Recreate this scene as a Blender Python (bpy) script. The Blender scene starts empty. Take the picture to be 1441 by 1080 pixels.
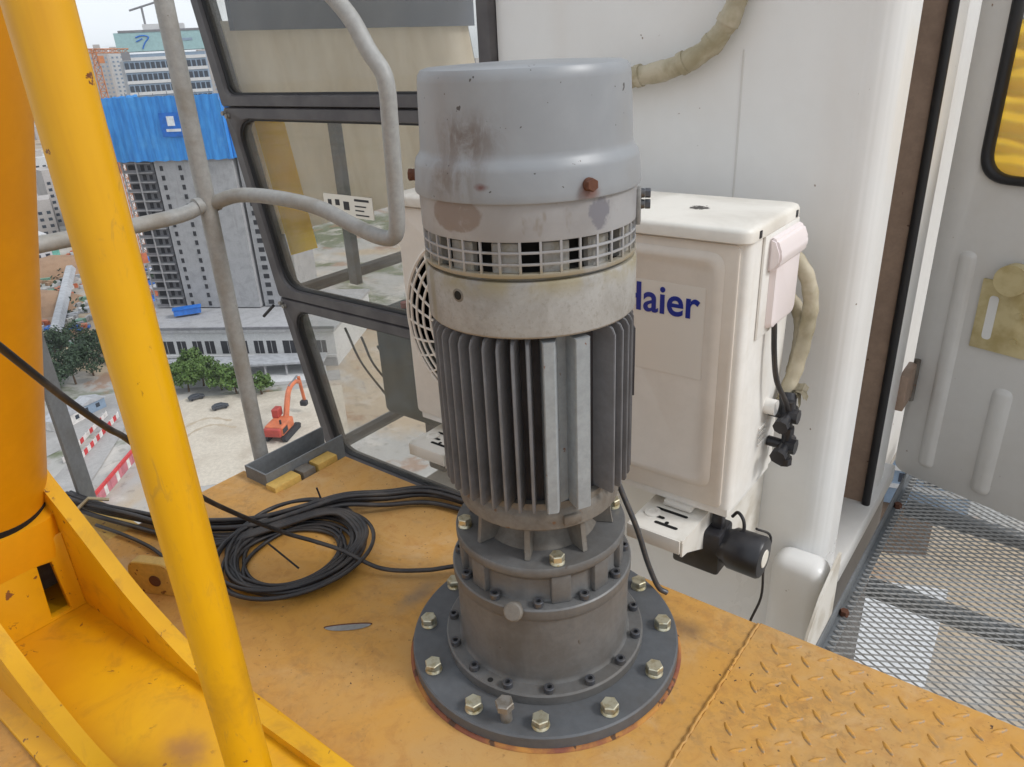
import bpy, bmesh, math, random
from mathutils import Vector, Matrix, Euler
rnd = random.Random(7)
R = math.radians
SC = bpy.context.scene
COL = SC.collection

# ------------------------------------------------------------------ camera
CAMP = Vector((0.596, -0.804, 0.945))
AZ0 = 128.5                      # world angle of the view direction (degrees from +X)
def build_camera():
    p, r = R(24.4), R(-2.96)
    fw = Vector((math.cos(R(AZ0)) * math.cos(p), math.sin(R(AZ0)) * math.cos(p), -math.sin(p)))
    rt = Vector((math.sin(R(AZ0)), -math.cos(R(AZ0)), 0))
    up = rt.cross(fw)
    rt2 = rt * math.cos(r) + up * math.sin(r)
    up2 = up * math.cos(r) - rt * math.sin(r)
    m = Matrix((rt2, up2, -fw)).transposed().to_4x4()
    m.translation = CAMP
    cam = bpy.data.cameras.new('camera')
    cam.sensor_fit = 'HORIZONTAL'; cam.sensor_width = 36
    cam.lens = 36 * 1050 / 1441
    cam.clip_start = 0.02; cam.clip_end = 9000
    o = bpy.data.objects.new('camera', cam); COL.objects.link(o)
    o.matrix_world = m
    SC.camera = o
build_camera()

# ------------------------------------------------------------------ sky, sun, exposure
SUN_AZ = 20.0                    # world angle the light comes from
SUN_EL = 42.0
def build_light():
    w = bpy.data.worlds.new('World'); SC.world = w; w.use_nodes = True
    nt = w.node_tree; nt.nodes.clear()
    out = nt.nodes.new('ShaderNodeOutputWorld'); bg = nt.nodes.new('ShaderNodeBackground')
    sky = nt.nodes.new('ShaderNodeTexSky'); sky.sky_type = 'NISHITA'; sky.sun_disc = False
    sky.sun_elevation = R(SUN_EL); sky.sun_rotation = R(90 - SUN_AZ)
    sky.air_density = 1.0; sky.dust_density = 3.0; sky.ozone_density = 1.0
    tc = nt.nodes.new('ShaderNodeTexCoord')
    mp = nt.nodes.new('ShaderNodeMapping'); mp.inputs['Scale'].default_value = (1, 1, 3.0)
    no = nt.nodes.new('ShaderNodeTexNoise'); no.inputs['Scale'].default_value = 2.2
    no.inputs['Detail'].default_value = 6; no.inputs['Roughness'].default_value = .55
    rp = nt.nodes.new('ShaderNodeValToRGB')
    rp.color_ramp.elements[0].position = .36; rp.color_ramp.elements[0].color = (.45, .45, .45, 1)
    rp.color_ramp.elements[1].position = .55; rp.color_ramp.elements[1].color = (.97, .97, .97, 1)
    mx = nt.nodes.new('ShaderNodeMix'); mx.data_type = 'RGBA'
    mx.inputs['B'].default_value = (10.8, 11.4, 12.0, 1)
    L = nt.links.new
    L(tc.outputs['Generated'], mp.inputs['Vector']); L(mp.outputs['Vector'], no.inputs['Vector'])
    L(no.outputs['Fac'], rp.inputs['Fac']); L(rp.outputs['Color'], mx.inputs['Factor'])
    L(sky.outputs['Color'], mx.inputs['A']); L(mx.outputs['Result'], bg.inputs['Color'])
    bg.inputs['Strength'].default_value = 0.078
    L(bg.outputs['Background'], out.inputs['Surface'])
    s = bpy.data.lights.new('sun', 'SUN'); s.energy = 1.5; s.angle = R(15); s.color = (1, .99, .975)
    o = bpy.data.objects.new('sun', s); COL.objects.link(o)
    d = Vector((math.cos(R(SUN_AZ)) * math.cos(R(SUN_EL)), math.sin(R(SUN_AZ)) * math.cos(R(SUN_EL)), math.sin(R(SUN_EL))))
    o.rotation_euler = d.to_track_quat('Z', 'Y').to_euler()
    o.location = d * 50
build_light()
SC.view_settings.view_transform = 'Standard'; SC.view_settings.look = 'None'
SC.view_settings.exposure = 0.26; SC.view_settings.gamma = 1
SC.view_settings.use_curve_mapping = False
SC.cycles.max_bounces = 8; SC.cycles.transparent_max_bounces = 12
SC.cycles.caustics_reflective = False; SC.cycles.caustics_refractive = False

# ------------------------------------------------------------------ material helpers
def lin(c):
    f = lambda v: v / 12.92 if v <= .04045 else ((v + .055) / 1.055) ** 2.4
    return tuple(f(v / 255) for v in c) + (1,)
MATS = {}
class NB:
    """small node builder around one Principled material"""
    def __init__(s, name):
        s.m = bpy.data.materials.new(name); s.m.use_nodes = True
        s.nt = s.m.node_tree; s.L = s.nt.links.new
        s.b = s.nt.nodes['Principled BSDF']; s.out = s.nt.nodes['Material Output']
        s.tc = s.nt.nodes.new('ShaderNodeTexCoord').outputs['Object']
        MATS[name] = s.m
    def n(s, t): return s.nt.nodes.new(t)
    def noise(s, scale, detail=4, rough=.55, dist=0, stretch=None, seed=0):
        v = s.tc
        if stretch or seed:
            mp = s.n('ShaderNodeMapping'); s.L(v, mp.inputs['Vector'])
            if stretch: mp.inputs['Scale'].default_value = stretch
            mp.inputs['Location'].default_value = (seed * 3.7, seed * 1.9, seed * 2.3)
            v = mp.outputs['Vector']
        t = s.n('ShaderNodeTexNoise'); t.inputs['Scale'].default_value = scale
        t.inputs['Detail'].default_value = detail; t.inputs['Roughness'].default_value = rough
        t.inputs['Distortion'].default_value = dist
        s.L(v, t.inputs['Vector']); return t.outputs['Fac']
    def ramp(s, f, a, b, lo=0, hi=1):
        r = s.n('ShaderNodeMapRange'); r.interpolation_type = 'SMOOTHSTEP'
        r.inputs['From Min'].default_value = a; r.inputs['From Max'].default_value = b
        r.inputs['To Min'].default_value = lo; r.inputs['To Max'].default_value = hi
        s.L(f, r.inputs['Value']); return r.outputs['Result']
    def mix(s, f, a, b):
        m = s.n('ShaderNodeMix'); m.data_type = 'RGBA'
        if isinstance(f, (int, float)): m.inputs['Factor'].default_value = f
        else: s.L(f, m.inputs['Factor'])
        for k, v in (('A', a), ('B', b)):
            if isinstance(v, tuple): m.inputs[k].default_value = v
            else: s.L(v, m.inputs[k])
        return m.outputs['Result']
    def math(s, op, a, b=None):
        m = s.n('ShaderNodeMath'); m.operation = op
        for i, v in enumerate((a, b)):
            if v is None: continue
            if isinstance(v, (int, float)): m.inputs[i].default_value = v
            else: s.L(v, m.inputs[i])
        return m.outputs[0]
    def spot(s, c, r0, r1, scale=(1, 1, 1), wob=.0, wobscale=40):
        """1 inside radius r0 of point c, 0 outside r1 (object coordinates), edge broken up by noise"""
        mp = s.n('ShaderNodeMapping'); mp.vector_type = 'POINT'
        mp.inputs['Scale'].default_value = scale
        mp.inputs['Location'].default_value = tuple(-c[i] * scale[i] for i in range(3))
        s.L(s.tc, mp.inputs['Vector'])
        ln = s.n('ShaderNodeVectorMath'); ln.operation = 'LENGTH'; s.L(mp.outputs['Vector'], ln.inputs[0])
        d = ln.outputs['Value']
        if wob:
            nz = s.noise(wobscale, 5, .6); d = s.math('ADD', d, s.math('MULTIPLY', s.math('SUBTRACT', nz, .5), wob))
        return s.ramp(d, r1, r0)
    def base(s, v):
        if isinstance(v, tuple): s.b.inputs['Base Color'].default_value = v
        else: s.L(v, s.b.inputs['Base Color'])
        return s
    def rough(s, v):
        if isinstance(v, (int, float)): s.b.inputs['Roughness'].default_value = v
        else: s.L(v, s.b.inputs['Roughness'])
        return s
    def bump(s, h, strength=.3, dist=.001):
        b = s.n('ShaderNodeBump'); b.inputs['Strength'].default_value = strength; b.inputs['Distance'].default_value = dist
        s.L(h, b.inputs['Height']); s.L(b.outputs['Normal'], s.b.inputs['Normal']); return s

def paint(name, c, dirt=None, rough=.45, metal=0, scale=6, amt=.5, spots=None, spot_scale=60, spot_th=.68, bump=.15, bscale=180, fine=.06, streak=None):
    """worn paint: broad dirt, small chips / rust specks, fine mottling and orange-peel bump"""
    k = NB(name); col = lin(c) if max(c) > 1 else c + (1,)
    f = k.noise(scale, 6, .6, .4)
    v = col
    if fine:
        g = k.noise(scale * 9, 4, .7, seed=2)
        v = k.mix(k.ramp(g, .3, .7), tuple(x * (1 - fine * 2) for x in col[:3]) + (1,), tuple(min(1, x * (1 + fine)) for x in col[:3]) + (1,))
    if dirt: v = k.mix(k.math('MULTIPLY', k.ramp(f, .42, .72), amt), v, lin(dirt))
    if streak:
        sk = k.noise(scale * 3, 3, .6, stretch=(1, 1, .12), seed=5)
        v = k.mix(k.math('MULTIPLY', k.ramp(sk, .52, .75), streak[1]), v, lin(streak[0]))
    if spots:
        sp = k.noise(spot_scale, 3, .55, .3, seed=9)
        v = k.mix(k.ramp(sp, spot_th, spot_th + .05), v, lin(spots))
    k.base(v)
    k.rough(k.ramp(f, .2, .8, rough, min(1, rough + .25)))
    k.b.inputs['Metallic'].default_value = metal
    if bump: k.bump(k.noise(bscale, 3, .6, seed=4), bump, .0006)
    return k.m

# ------------------------------------------------------------------ mesh helpers
def link(o, parent=None):
    COL.objects.link(o)
    if parent is not None: o.parent = parent
    return o
def mesh_obj(name, me, mat, parent=None, loc=None, rot=None):
    o = bpy.data.objects.new(name, me)
    if mat is not None and not me.materials: me.materials.append(MATS[mat] if isinstance(mat, str) else mat)
    if loc is not None: o.location = loc
    if rot is not None: o.rotation_euler = rot
    return link(o, parent)
def bm_mesh(bm, name, smooth=None, recalc=True):
    if recalc: bmesh.ops.recalc_face_normals(bm, faces=bm.faces)
    me = bpy.data.meshes.new(name); bm.to_mesh(me); bm.free()
    if smooth is not None:
        for p in me.polygons: p.use_smooth = True
        me.set_sharp_from_angle(angle=R(smooth))
    return me
def obj(name, bm, mat, parent=None, smooth=35, loc=None, rot=None):
    return mesh_obj(name, bm_mesh(bm, name, smooth), mat, parent, loc, rot)
def tag(o, label=None, cat=None, group=None, kind=None):
    if label: o['label'] = label
    if cat: o['category'] = cat
    if group: o['group'] = group
    if kind: o['kind'] = kind
    return o
def thing(name, label, cat, loc=(0, 0, 0), rz=0, group=None, kind=None):
    o = bpy.data.objects.new(name, None); o.location = loc; o.rotation_euler = (0, 0, rz); o.empty_display_size = .1
    link(o); return tag(o, label, cat, group, kind)
def box_into(bm, c, s, bev=0, seg=2, rot=None):
    r = bmesh.ops.create_cube(bm, size=1)
    vs = r['verts']; m = Matrix.Diagonal((s[0], s[1], s[2], 1))
    if rot is not None: m = (rot if isinstance(rot, Matrix) else Euler(rot).to_matrix().to_4x4()) @ m
    bmesh.ops.transform(bm, matrix=Matrix.Translation(c) @ m, verts=vs)
    if bev:
        es = list({e for v in vs for e in v.link_edges})
        bmesh.ops.bevel(bm, geom=es, offset=bev, segments=seg, affect='EDGES', profile=.5, clamp_overlap=True)
    return bm
def box(c, s, bev=0, seg=2, rot=None): return box_into(bmesh.new(), c, s, bev, seg, rot)
def boxr(x0, x1, y0, y1, z0, z1, bev=0, seg=2):
    return box(((x0 + x1) / 2, (y0 + y1) / 2, (z0 + z1) / 2), (x1 - x0, y1 - y0, z1 - z0), bev, seg)
def boxr_into(bm, x0, x1, y0, y1, z0, z1, bev=0):
    return box_into(bm, ((x0 + x1) / 2, (y0 + y1) / 2, (z0 + z1) / 2), (x1 - x0, y1 - y0, z1 - z0), bev)
def lathe_into(bm, prof, seg=96, cap0=True, cap1=True, a0=0, a1=2 * math.pi, mat=None):
    full = abs(a1 - a0 - 2 * math.pi) < 1e-6
    n = seg if full else seg + 1
    rings = []
    for r, z in prof:
        ring = []
        for i in range(n):
            a = a0 + (a1 - a0) * i / seg
            v = Vector((r * math.cos(a), r * math.sin(a), z))
            ring.append(bm.verts.new(mat @ v if mat is not None else v))
        rings.append(ring)
    for A, B in zip(rings, rings[1:]):
        for i in range(n if full else n - 1):
            j = (i + 1) % n
            bm.faces.new((A[i], A[j], B[j], B[i]))
    if full:
        if cap0: bm.faces.new(rings[0][::-1])
        if cap1: bm.faces.new(rings[-1])
    return bm
def lathe(prof, seg=96, **k): return lathe_into(bmesh.new(), prof, seg, **k)
def smooth_pts(pts, n=8):
    pts = [Vector(p) for p in pts]
    if len(pts) < 3: return pts
    P = [pts[0] * 2 - pts[1]] + pts + [pts[-1] * 2 - pts[-2]]
    out = []
    for i in range(1, len(P) - 2):
        a, b, c, d = P[i - 1], P[i], P[i + 1], P[i + 2]
        for k in range(n):
            t = k / n
            out.append(.5 * ((2 * b) + (c - a) * t + (2 * a - 5 * b + 4 * c - d) * t * t + (3 * b - a - 3 * c + d) * t ** 3))
    out.append(pts[-1]); return out
def tube_into(bm, pts, r, seg=10, closed=False, cap=True):
    pts = [Vector(p) for p in pts]; n = len(pts)
    rad = r if callable(r) else (lambda t: r)
    up = Vector((0, 0, 1)); rings = []; prev = None
    for i, p in enumerate(pts):
        if closed: t = pts[(i + 1) % n] - pts[i - 1]
        else: t = pts[min(i + 1, n - 1)] - pts[max(i - 1, 0)]
        t.normalize()
        if prev is None:
            a = t.cross(up)
            if a.length < .05: a = t.cross(Vector((1, 0, 0)))
        else: a = prev - t * prev.dot(t)
        a.normalize(); b = t.cross(a); prev = a
        rr = rad(i / max(1, n - 1))
        rings.append([bm.verts.new(p + (a * math.cos(2 * math.pi * k / seg) + b * math.sin(2 * math.pi * k / seg)) * rr) for k in range(seg)])
    m = n if closed else n - 1
    for i in range(m):
        A, B = rings[i], rings[(i + 1) % n]
        for k in range(seg):
            j = (k + 1) % seg; bm.faces.new((A[k], A[j], B[j], B[k]))
    if cap and not closed:
        bm.faces.new(rings[0][::-1]); bm.faces.new(rings[-1])
    return bm
def tube(pts, r, seg=10, **k): return tube_into(bmesh.new(), pts, r, seg, **k)
def rpoly(pts, r, n=6):
    """2-D polygon with rounded corners (r may be a list)"""
    out = []; N = len(pts)
    for i in range(N):
        a, b, c = Vector(pts[i - 1]), Vector(pts[i]), Vector(pts[(i + 1) % N])
        rr = r[i] if isinstance(r, (list, tuple)) else r
        u, v = (a - b).normalized(), (c - b).normalized()
        ang = u.angle(v); d = rr / math.tan(ang / 2)
        p0, p1 = b + u * d, b + v * d
        for k in range(n + 1):
            t = k / n
            q = p0 * (1 - t) ** 2 + b * 2 * t * (1 - t) + p1 * t * t
            w = .5                                   # pull the quadratic towards an arc
            out.append(q)
    return out
def rrect(x0, x1, z0, z1, r, n=6): return rpoly([(x0, z0), (x1, z0), (x1, z1), (x0, z1)], r, n)
def loft_into(bm, loops, cap0=False, cap1=True):
    """loops: lists of 3-D points of equal length"""
    V = [[bm.verts.new(p) for p in lp] for lp in loops]
    n = len(V[0])
    for A, B in zip(V, V[1:]):
        for i in range(n):
            j = (i + 1) % n; bm.faces.new((A[i], A[j], B[j], B[i]))
    if cap0: bm.faces.new(V[0][::-1])
    if cap1: bm.faces.new(V[-1])
    return bm
def ring_into(bm, outer, inner, y0, y1, bev=.004):
    """a flat frame in the XZ plane between two 2-D loops, y0 (front) to y1 (back), front edges eased"""
    f = lambda lp, y: [(p[0], y, p[1]) for p in lp]
    def mixl(t): return [Vector(a) * (1 - t) + Vector(b) * t for a, b in zip(outer, inner)]
    wd = min((Vector(a) - Vector(b)).length for a, b in zip(outer, inner)); t = min(.4, bev / max(wd, 1e-4))
    loops = [f(outer, y1), f(outer, y0 + bev), f(mixl(t), y0), f(mixl(1 - t), y0), f(inner, y0 + bev), f(inner, y1)]
    loops.append(loops[0])
    V = [[bm.verts.new(p) for p in lp] for lp in loops[:-1]]; V.append(V[0]); n = len(outer)
    for A, B in zip(V, V[1:]):
        for i in range(n):
            j = (i + 1) % n; bm.faces.new((A[i], A[j], B[j], B[i]))
    return bm
def plate_into(bm, loop2, y0, y1, bev=.002):
    f = lambda lp, y: [(p[0], y, p[1]) for p in lp]
    c = sum((Vector(p) for p in loop2), Vector((0, 0))) / len(loop2)
    sm = [Vector(p) + (c - Vector(p)).normalized() * bev for p in loop2]
    return loft_into(bm, [f(loop2, y1), f(loop2, y0 + bev), f(sm, y0)], True, True)
def extrude2_into(bm, loop2, z0, z1):
    return loft_into(bm, [[(p[0], p[1], z0) for p in loop2], [(p[0], p[1], z1) for p in loop2]], True, True)
def copy_tree(o, parent=None, loc=None, rz=None, label=None, scale=None):
    c = o.copy(); COL.objects.link(c)
    if parent is not None: c.parent = parent
    if loc is not None: c.location = loc
    if rz is not None: c.rotation_euler = (0, 0, rz)
    if scale is not None: c.scale = scale
    if label: c['label'] = label
    for ch in [x for x in bpy.data.objects if x.parent == o]: copy_tree(ch, c)
    return c
def hexbolt_mesh(name, r, h, washer=True, shaft=0):
    bm = bmesh.new(); z = 0
    if shaft:
        lathe_into(bm, [(r * .62, 0), (r * .62, shaft)], 16); z = shaft
    elif washer:
        lathe_into(bm, [(r * 1.0, 0), (r * 1.02, .0012), (r * .95, .003), (r * .98, .0034), (r * .9, .0052)], 24); z = .0055
    hx = lambda rr, zz: [(rr * math.cos(math.pi / 3 * i), rr * math.sin(math.pi / 3 * i), zz) for i in range(6)]
    loft_into(bm, [hx(r, z), hx(r, z + h * .86), hx(r * .9, z + h)], True, True)
    return bm_mesh(bm, name, 30)
def capscrew_mesh(name, r, h):
    bm = bmesh.new()
    lathe_into(bm, [(r, 0), (r, h * .88), (r * .9, h), (r * .52, h)], 20, cap1=False)
    hx = lambda rr, zz: [(rr * math.cos(2 * math.pi / 20 * i), rr * math.sin(2 * math.pi / 20 * i), zz) for i in range(20)]
    loft_into(bm, [hx(r * .52, h), hx(r * .46, h * .3)], False, True)
    return bm_mesh(bm, name, 30)

# ------------------------------------------------------------------ materials
def build_materials():
    # deck: dusty orange-yellow paint, scuffed
    k = NB('deck_paint')
    n1 = k.noise(3.2, 7, .62, .5); n2 = k.noise(26, 6, .7, .6, seed=3); n3 = k.noise(90, 4, .6, seed=6)
    v = k.mix(k.ramp(n1, .35, .68), lin((198, 145, 64)), lin((186, 146, 90)))
    v = k.mix(k.math('MULTIPLY', k.ramp(n2, .46, .72), .6), v, lin((172, 122, 64)))
    du = k.noise(5, 6, .7, .8, seed=21)
    v = k.mix(k.math('MULTIPLY', k.ramp(du, .5, .72), .5), v, lin((198, 168, 128)))
    v = k.mix(k.math('MULTIPLY', k.ramp(n3, .60, .72), .45), v, lin((120, 86, 52)))
    sm = k.noise(9, 5, .6, .8, stretch=(1, 2.4, 1), seed=12)
    v = k.mix(k.math('MULTIPLY', k.ramp(sm, .6, .75), .35), v, lin((140, 116, 86)))
    ch = k.noise(120, 2, .5, seed=14); ch2 = k.noise(11, 3, .5, seed=15)
    v = k.mix(k.math('MULTIPLY', k.ramp(ch, .68, .71), k.ramp(ch2, .5, .62)), v, lin((70, 48, 34)))
    oil = k.noise(2.4, 6, .65, 1.0, seed=51); gr = k.noise(60, 5, .7, .5, seed=52)
    v = k.mix(k.math('MULTIPLY', k.math('MULTIPLY', k.ramp(oil, .5, .66), k.ramp(gr, .42, .62)), .45), v, lin((128, 100, 66)))
    g1 = k.spot((-.265, -.045, 0), .0, .075, (2.2, 1, 1), .05, 30)
    v = k.mix(k.math('MULTIPLY', g1, .6), v, lin((112, 108, 100)))
    g2 = k.spot((.19, .16, 0), .0, .055, (1, 1.4, 1), .04, 30)  # soft shadow beside the motor flange, put into the deck colour
    v = k.mix(k.math('MULTIPLY', g2, .7), v, lin((110, 86, 64)))
    k.base(v); k.rough(k.ramp(n2, .3, .7, .5, .75)); k.bump(n3, .25, .0008)
    k = NB('tread_worn')      # same paint, rubbed through on the crests
    n1 = k.noise(160, 4, .7); n2 = k.noise(7, 4, .6, seed=2)
    v = k.mix(k.ramp(n1, .35, .7), lin((198, 145, 64)), lin((176, 128, 62)))
    v = k.mix(k.math('MULTIPLY', k.ramp(n1, .52, .62), .7), v, lin((150, 132, 108)))
    k.base(v); k.rough(.5)
    # glossy yellow structural paint
    k = NB('yellow_paint')
    n1 = k.noise(2.2, 5, .6, .3); n2 = k.noise(34, 5, .65, seed=2); n3 = k.noise(16, 3, .5, seed=4)
    v = k.mix(k.ramp(n1, .3, .7), lin((222, 168, 6)), lin((210, 154, 8)))
    st = k.noise(30, 4, .6, stretch=(1, 1, .08), seed=7)
    v = k.mix(k.math('MULTIPLY', k.ramp(st, .45, .75), .5), v, lin((190, 132, 20)))
    gr = k.spot((0, 0, .235), .0, .045, (1, 1, .55), .04, 60)
    v = k.mix(k.math('MULTIPLY', gr, .5), v, lin((130, 92, 40)))
    sc = k.noise(70, 5, .7, 1.2, stretch=(1, 1, .25), seed=31); sm = k.noise(5, 4, .6, seed=33)
    v = k.mix(k.math('MULTIPLY', k.math('MULTIPLY', k.ramp(sc, .54, .66), k.ramp(sm, .45, .62)), .55), v, lin((176, 134, 52)))
    chip = k.math('MULTIPLY', k.ramp(n2, .66, .675), k.ramp(n3, .52, .58))
    v = k.mix(chip, v, lin((112, 62, 32)))
    k.base(v); k.rough(k.ramp(n1, .3, .7, .3, .42)); k.bump(k.noise(60, 3, .5), .06, .001)
    k = NB('yellow_worn')      # inside of the leg foot: same paint with rust blooms
    n1 = k.noise(4, 6, .6, .3); n2 = k.noise(46, 5, .62, .4, seed=2); n3 = k.noise(9, 3, .5, seed=4)
    v = k.mix(k.ramp(n1, .3, .7), lin((224, 168, 12)), lin((210, 150, 18)))
    v = k.mix(k.math('MULTIPLY', k.ramp(n2, .62, .65), k.ramp(n3, .52, .6)), v, lin((124, 78, 40)))
    gl = k.spot((-.30, -.50, .014), .0, .06, (1, 1.3, 1), .05, 25)
    v = k.mix(k.math('MULTIPLY', gl, .8), v, lin((150, 104, 66)))
    gm = k.noise(11, 6, .7, .8, seed=41)
    v = k.mix(k.math('MULTIPLY', k.ramp(gm, .5, .72), .5), v, lin((168, 118, 40)))
    k.base(v); k.rough(.42); k.bump(n2, .12, .001)
    paint('leg_shaded_orange', (218, 148, 6), (200, 130, 8), .34, 0, 3, .6, None, fine=.02)  # leg yellow shifted to orange, part of its shade put into the colour
    paint('old_yellow', (206, 170, 92), (150, 120, 70), .5, 0, 12, .5, (120, 80, 50), 60, .66)
    # motor paints
    k = NB('cowl_paint')
    n1 = k.noise(8, 5, .6, .3)
    v = k.mix(k.ramp(n1, .3, .7), lin((134, 137, 141)), lin((145, 148, 152)))
    ca = lambda d, r=.136, z=.85: (r * math.cos(R(d)), r * math.sin(R(d)), z)
    s1 = k.spot(ca(-84, .137, .850), .0, .075, (1, 1, 1.7), .06, 14)
    gb = k.ramp(k.noise(30, 6, .7, .8, stretch=(1, 1, .45), seed=17), .34, .62)
    v = k.mix(k.math('MULTIPLY', k.math('MULTIPLY', s1, gb), .85), v, lin((92, 78, 70)))
    s2 = k.spot(ca(-92, .146, .805), .0, .075, (1, 1, 1.8), .06, 14)
    v = k.mix(k.math('MULTIPLY', k.math('MULTIPLY', s2, gb), .8), v, lin((98, 86, 76)))
    s4 = k.spot(ca(-75, .146, .798), .001, .012, (1, 1, 2.0), .016, 60)
    v = k.mix(k.math('MULTIPLY', s4, .9), v, lin((92, 44, 36)))
    s5 = k.spot(ca(-25, .1465, .787), .002, .022, (1, 1, 1.2), .022, 50)
    v = k.mix(k.math('MULTIPLY', s5, .8), v, lin((110, 62, 44)))
    sk = k.noise(34, 4, .6, stretch=(1, 1, .15), seed=3)
    v = k.mix(k.math('MULTIPLY', k.ramp(sk, .55, .8), .3), v, lin((134, 132, 134)))
    sp = k.noise(95, 2, .5, seed=8)
    v = k.mix(k.ramp(sp, .715, .735), v, lin((70, 66, 66)))
    k.base(v); k.rough(k.ramp(n1, .3, .7, .34, .5)); k.bump(k.noise(120, 3, .5), .06, .0006)
    k = NB('cage_paint')
    n1 = k.noise(10, 5, .6, .4)
    v = k.mix(k.ramp(n1, .3, .7), lin((160, 161, 164)), lin((142, 141, 142)))
    b1 = k.spot(ca(-92, .142, .764), .036, .042, (1, 1, 1.9), .022, 40)
    gb = k.ramp(k.noise(34, 6, .7, .8, seed=17), .30, .5)
    v = k.mix(k.math('MULTIPLY', k.math('MULTIPLY', b1, gb), .75), v, lin((118, 104, 96)))
    b2 = k.spot(ca(-17, .142, .760), .012, .017, (1, 1, .75), .026, 60)
    v = k.mix(b2, v, lin((118, 118, 126)))
    b3 = k.noise(40, 3, .6, stretch=(1, 1, .5), seed=5)
    v = k.mix(k.math('MULTIPLY', k.ramp(b3, .58, .7), .5), v, lin((120, 110, 96)))
    lo = k.n('ShaderNodeSeparateXYZ'); k.L(k.tc, lo.inputs[0])
    v = k.mix(k.math('MULTIPLY', k.ramp(lo.outputs['Z'], .712, .690), k.ramp(n1, .3, .6, .3, .8)), v, lin((146, 132, 96)))
    k.base(v); k.rough(.5)
    k = NB('cast_ring')       # raw cast aluminium with mossy grime at the upper edge
    n1 = k.noise(14, 6, .65, .4); n2 = k.noise(160, 4, .7, seed=2)
    v = k.mix(k.ramp(n1, .3, .7), lin((158, 156, 152)), lin((134, 130, 124)))
    v = k.mix(k.math('MULTIPLY', k.ramp(n2, .5, .7), .35), v, lin((112, 104, 92)))
    lo = k.n('ShaderNodeSeparateXYZ'); k.L(k.tc, lo.inputs[0])
    gm = k.math('MULTIPLY', k.ramp(lo.outputs['Z'], .655, .690), k.ramp(k.noise(18, 4, .6, seed=4), .38, .6))
    v = k.mix(k.math('MULTIPLY', gm, .75), v, lin((136, 124, 88)))
    dr = k.noise(26, 3, .5, stretch=(1, 1, .06), seed=7)
    v = k.mix(k.math('MULTIPLY', k.ramp(dr, .6, .72), .5), v, lin((120, 106, 70)))
    k.base(v); k.rough(.62); k.bump(n2, .35, .001)
    paint('fin_paint', (118, 119, 123), (84, 82, 82), .5, 0, 9, .5, None, fine=.05)
    paint('pad_paint', (146, 152, 156), (116, 116, 116), .45, 0, 9, .35, (112, 74, 56), 55, .70)
    paint('fin_core', (58, 56, 60), (44, 42, 42), .6, 0, 12, .6)
    paint('gear_paint', (102, 102, 102), (84, 79, 73), .36, 0, 9, .7, (70, 58, 46), 34, .72, streak=((118, 116, 112), .3))
    paint('flange_paint', (89, 92, 96), (78, 74, 70), .42, 0, 6, .5, None)
    paint('grimy_cast', (114, 109, 102), (84, 72, 60), .6, 0, 16, .7, (104, 74, 52), 40, .66)
    paint('weld_rust', (128, 74, 56), (190, 136, 64), .7, 0, 12, .9, (84, 60, 44), 40, .6)
    paint('rust', (98, 62, 46), (72, 54, 46), .8, 0, 20, .6)
    k = NB('zinc'); n1 = k.noise(70, 4, .6)
    k.base(k.mix(k.ramp(n1, .4, .7), lin((206, 202, 180)), lin((168, 152, 110)))); k.rough(.36); k.b.inputs['Metallic'].default_value = .75
    k = NB('bolt_dull'); k.base(k.mix(k.ramp(k.noise(60, 4), .4, .7), lin((150, 146, 140)), lin((120, 110, 96)))); k.rough(.45); k.b.inputs['Metallic'].default_value = .55
    k = NB('screw_dark'); k.base(k.mix(k.ramp(k.noise(60, 4), .4, .7), lin((84, 86, 92)), lin((104, 100, 96)))); k.rough(.42); k.b.inputs['Metallic'].default_value = .5
    k = NB('black_hole'); k.base(lin((18, 17, 16))); k.rough(.9)
    # cab and air conditioner
    paint('cab_white', (226, 226, 225), (215, 211, 206), .24, 0, 1.6, .5, (116, 90, 70), 42, .735, streak=((210, 202, 194), .3), fine=.008)
    paint('cab_grey', (210, 208, 205), (196, 191, 185), .3, 0, 2, .5, (120, 90, 64), 44, .735, fine=.01)
    paint('jamb_brown', (150, 128, 112), (120, 100, 86), .5, 0, 5, .5, (92, 66, 50), 46, .7)
    paint('ac_white', (231, 229, 225), (210, 203, 192), .42, 0, 4, .5, None, streak=((204, 194, 176), .3), fine=.02)
    paint('ac_front', (224, 217, 208), (208, 198, 185), .45, 0, 3, .45, None, fine=.02)
    k = NB('ac_lid'); n1 = k.noise(5, 6, .6, .6)
    v = k.mix(k.ramp(n1, .4, .7), lin((232, 228, 220)), lin((206, 200, 190)))
    b1 = k.spot((.02, .50, .655), .002, .028, (1, 1, 1), .05, 90)
    v = k.mix(k.ramp(b1, .35, .5), v, lin((60, 56, 52)))
    k.base(v); k.rough(.42)
    k = NB('pink_plastic'); k.base(lin((232, 222, 222))); k.rough(.38)
    k = NB('sticker'); k.base(lin((224, 219, 211))); k.rough(.25)
    k = NB('blue_ink'); k.base(lin((30, 48, 140))); k.rough(.35)
    k = NB('black_ink'); k.base(lin((40, 38, 40))); k.rough(.5)
    k = NB('paper'); k.base(lin((222, 216, 204))); k.rough(.7)
    k = NB('bracket_white'); k.base(k.mix(k.ramp(k.noise(10, 5), .45, .7), lin((226, 222, 214)), lin((196, 188, 174)))); k.rough(.4)
    k = NB('frame_dark'); k.base(k.mix(k.ramp(k.noise(10, 5), .35, .7), lin((70, 66, 68)), lin((88, 84, 84)))); k.rough(.42)
    k = NB('rubber'); k.base(lin((26, 25, 28))); k.rough(.55)
    k = NB('black_plastic'); k.base(k.mix(k.ramp(k.noise(14, 4), .4, .7), lin((38, 38, 42)), lin((56, 55, 58)))); k.rough(.38)
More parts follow.
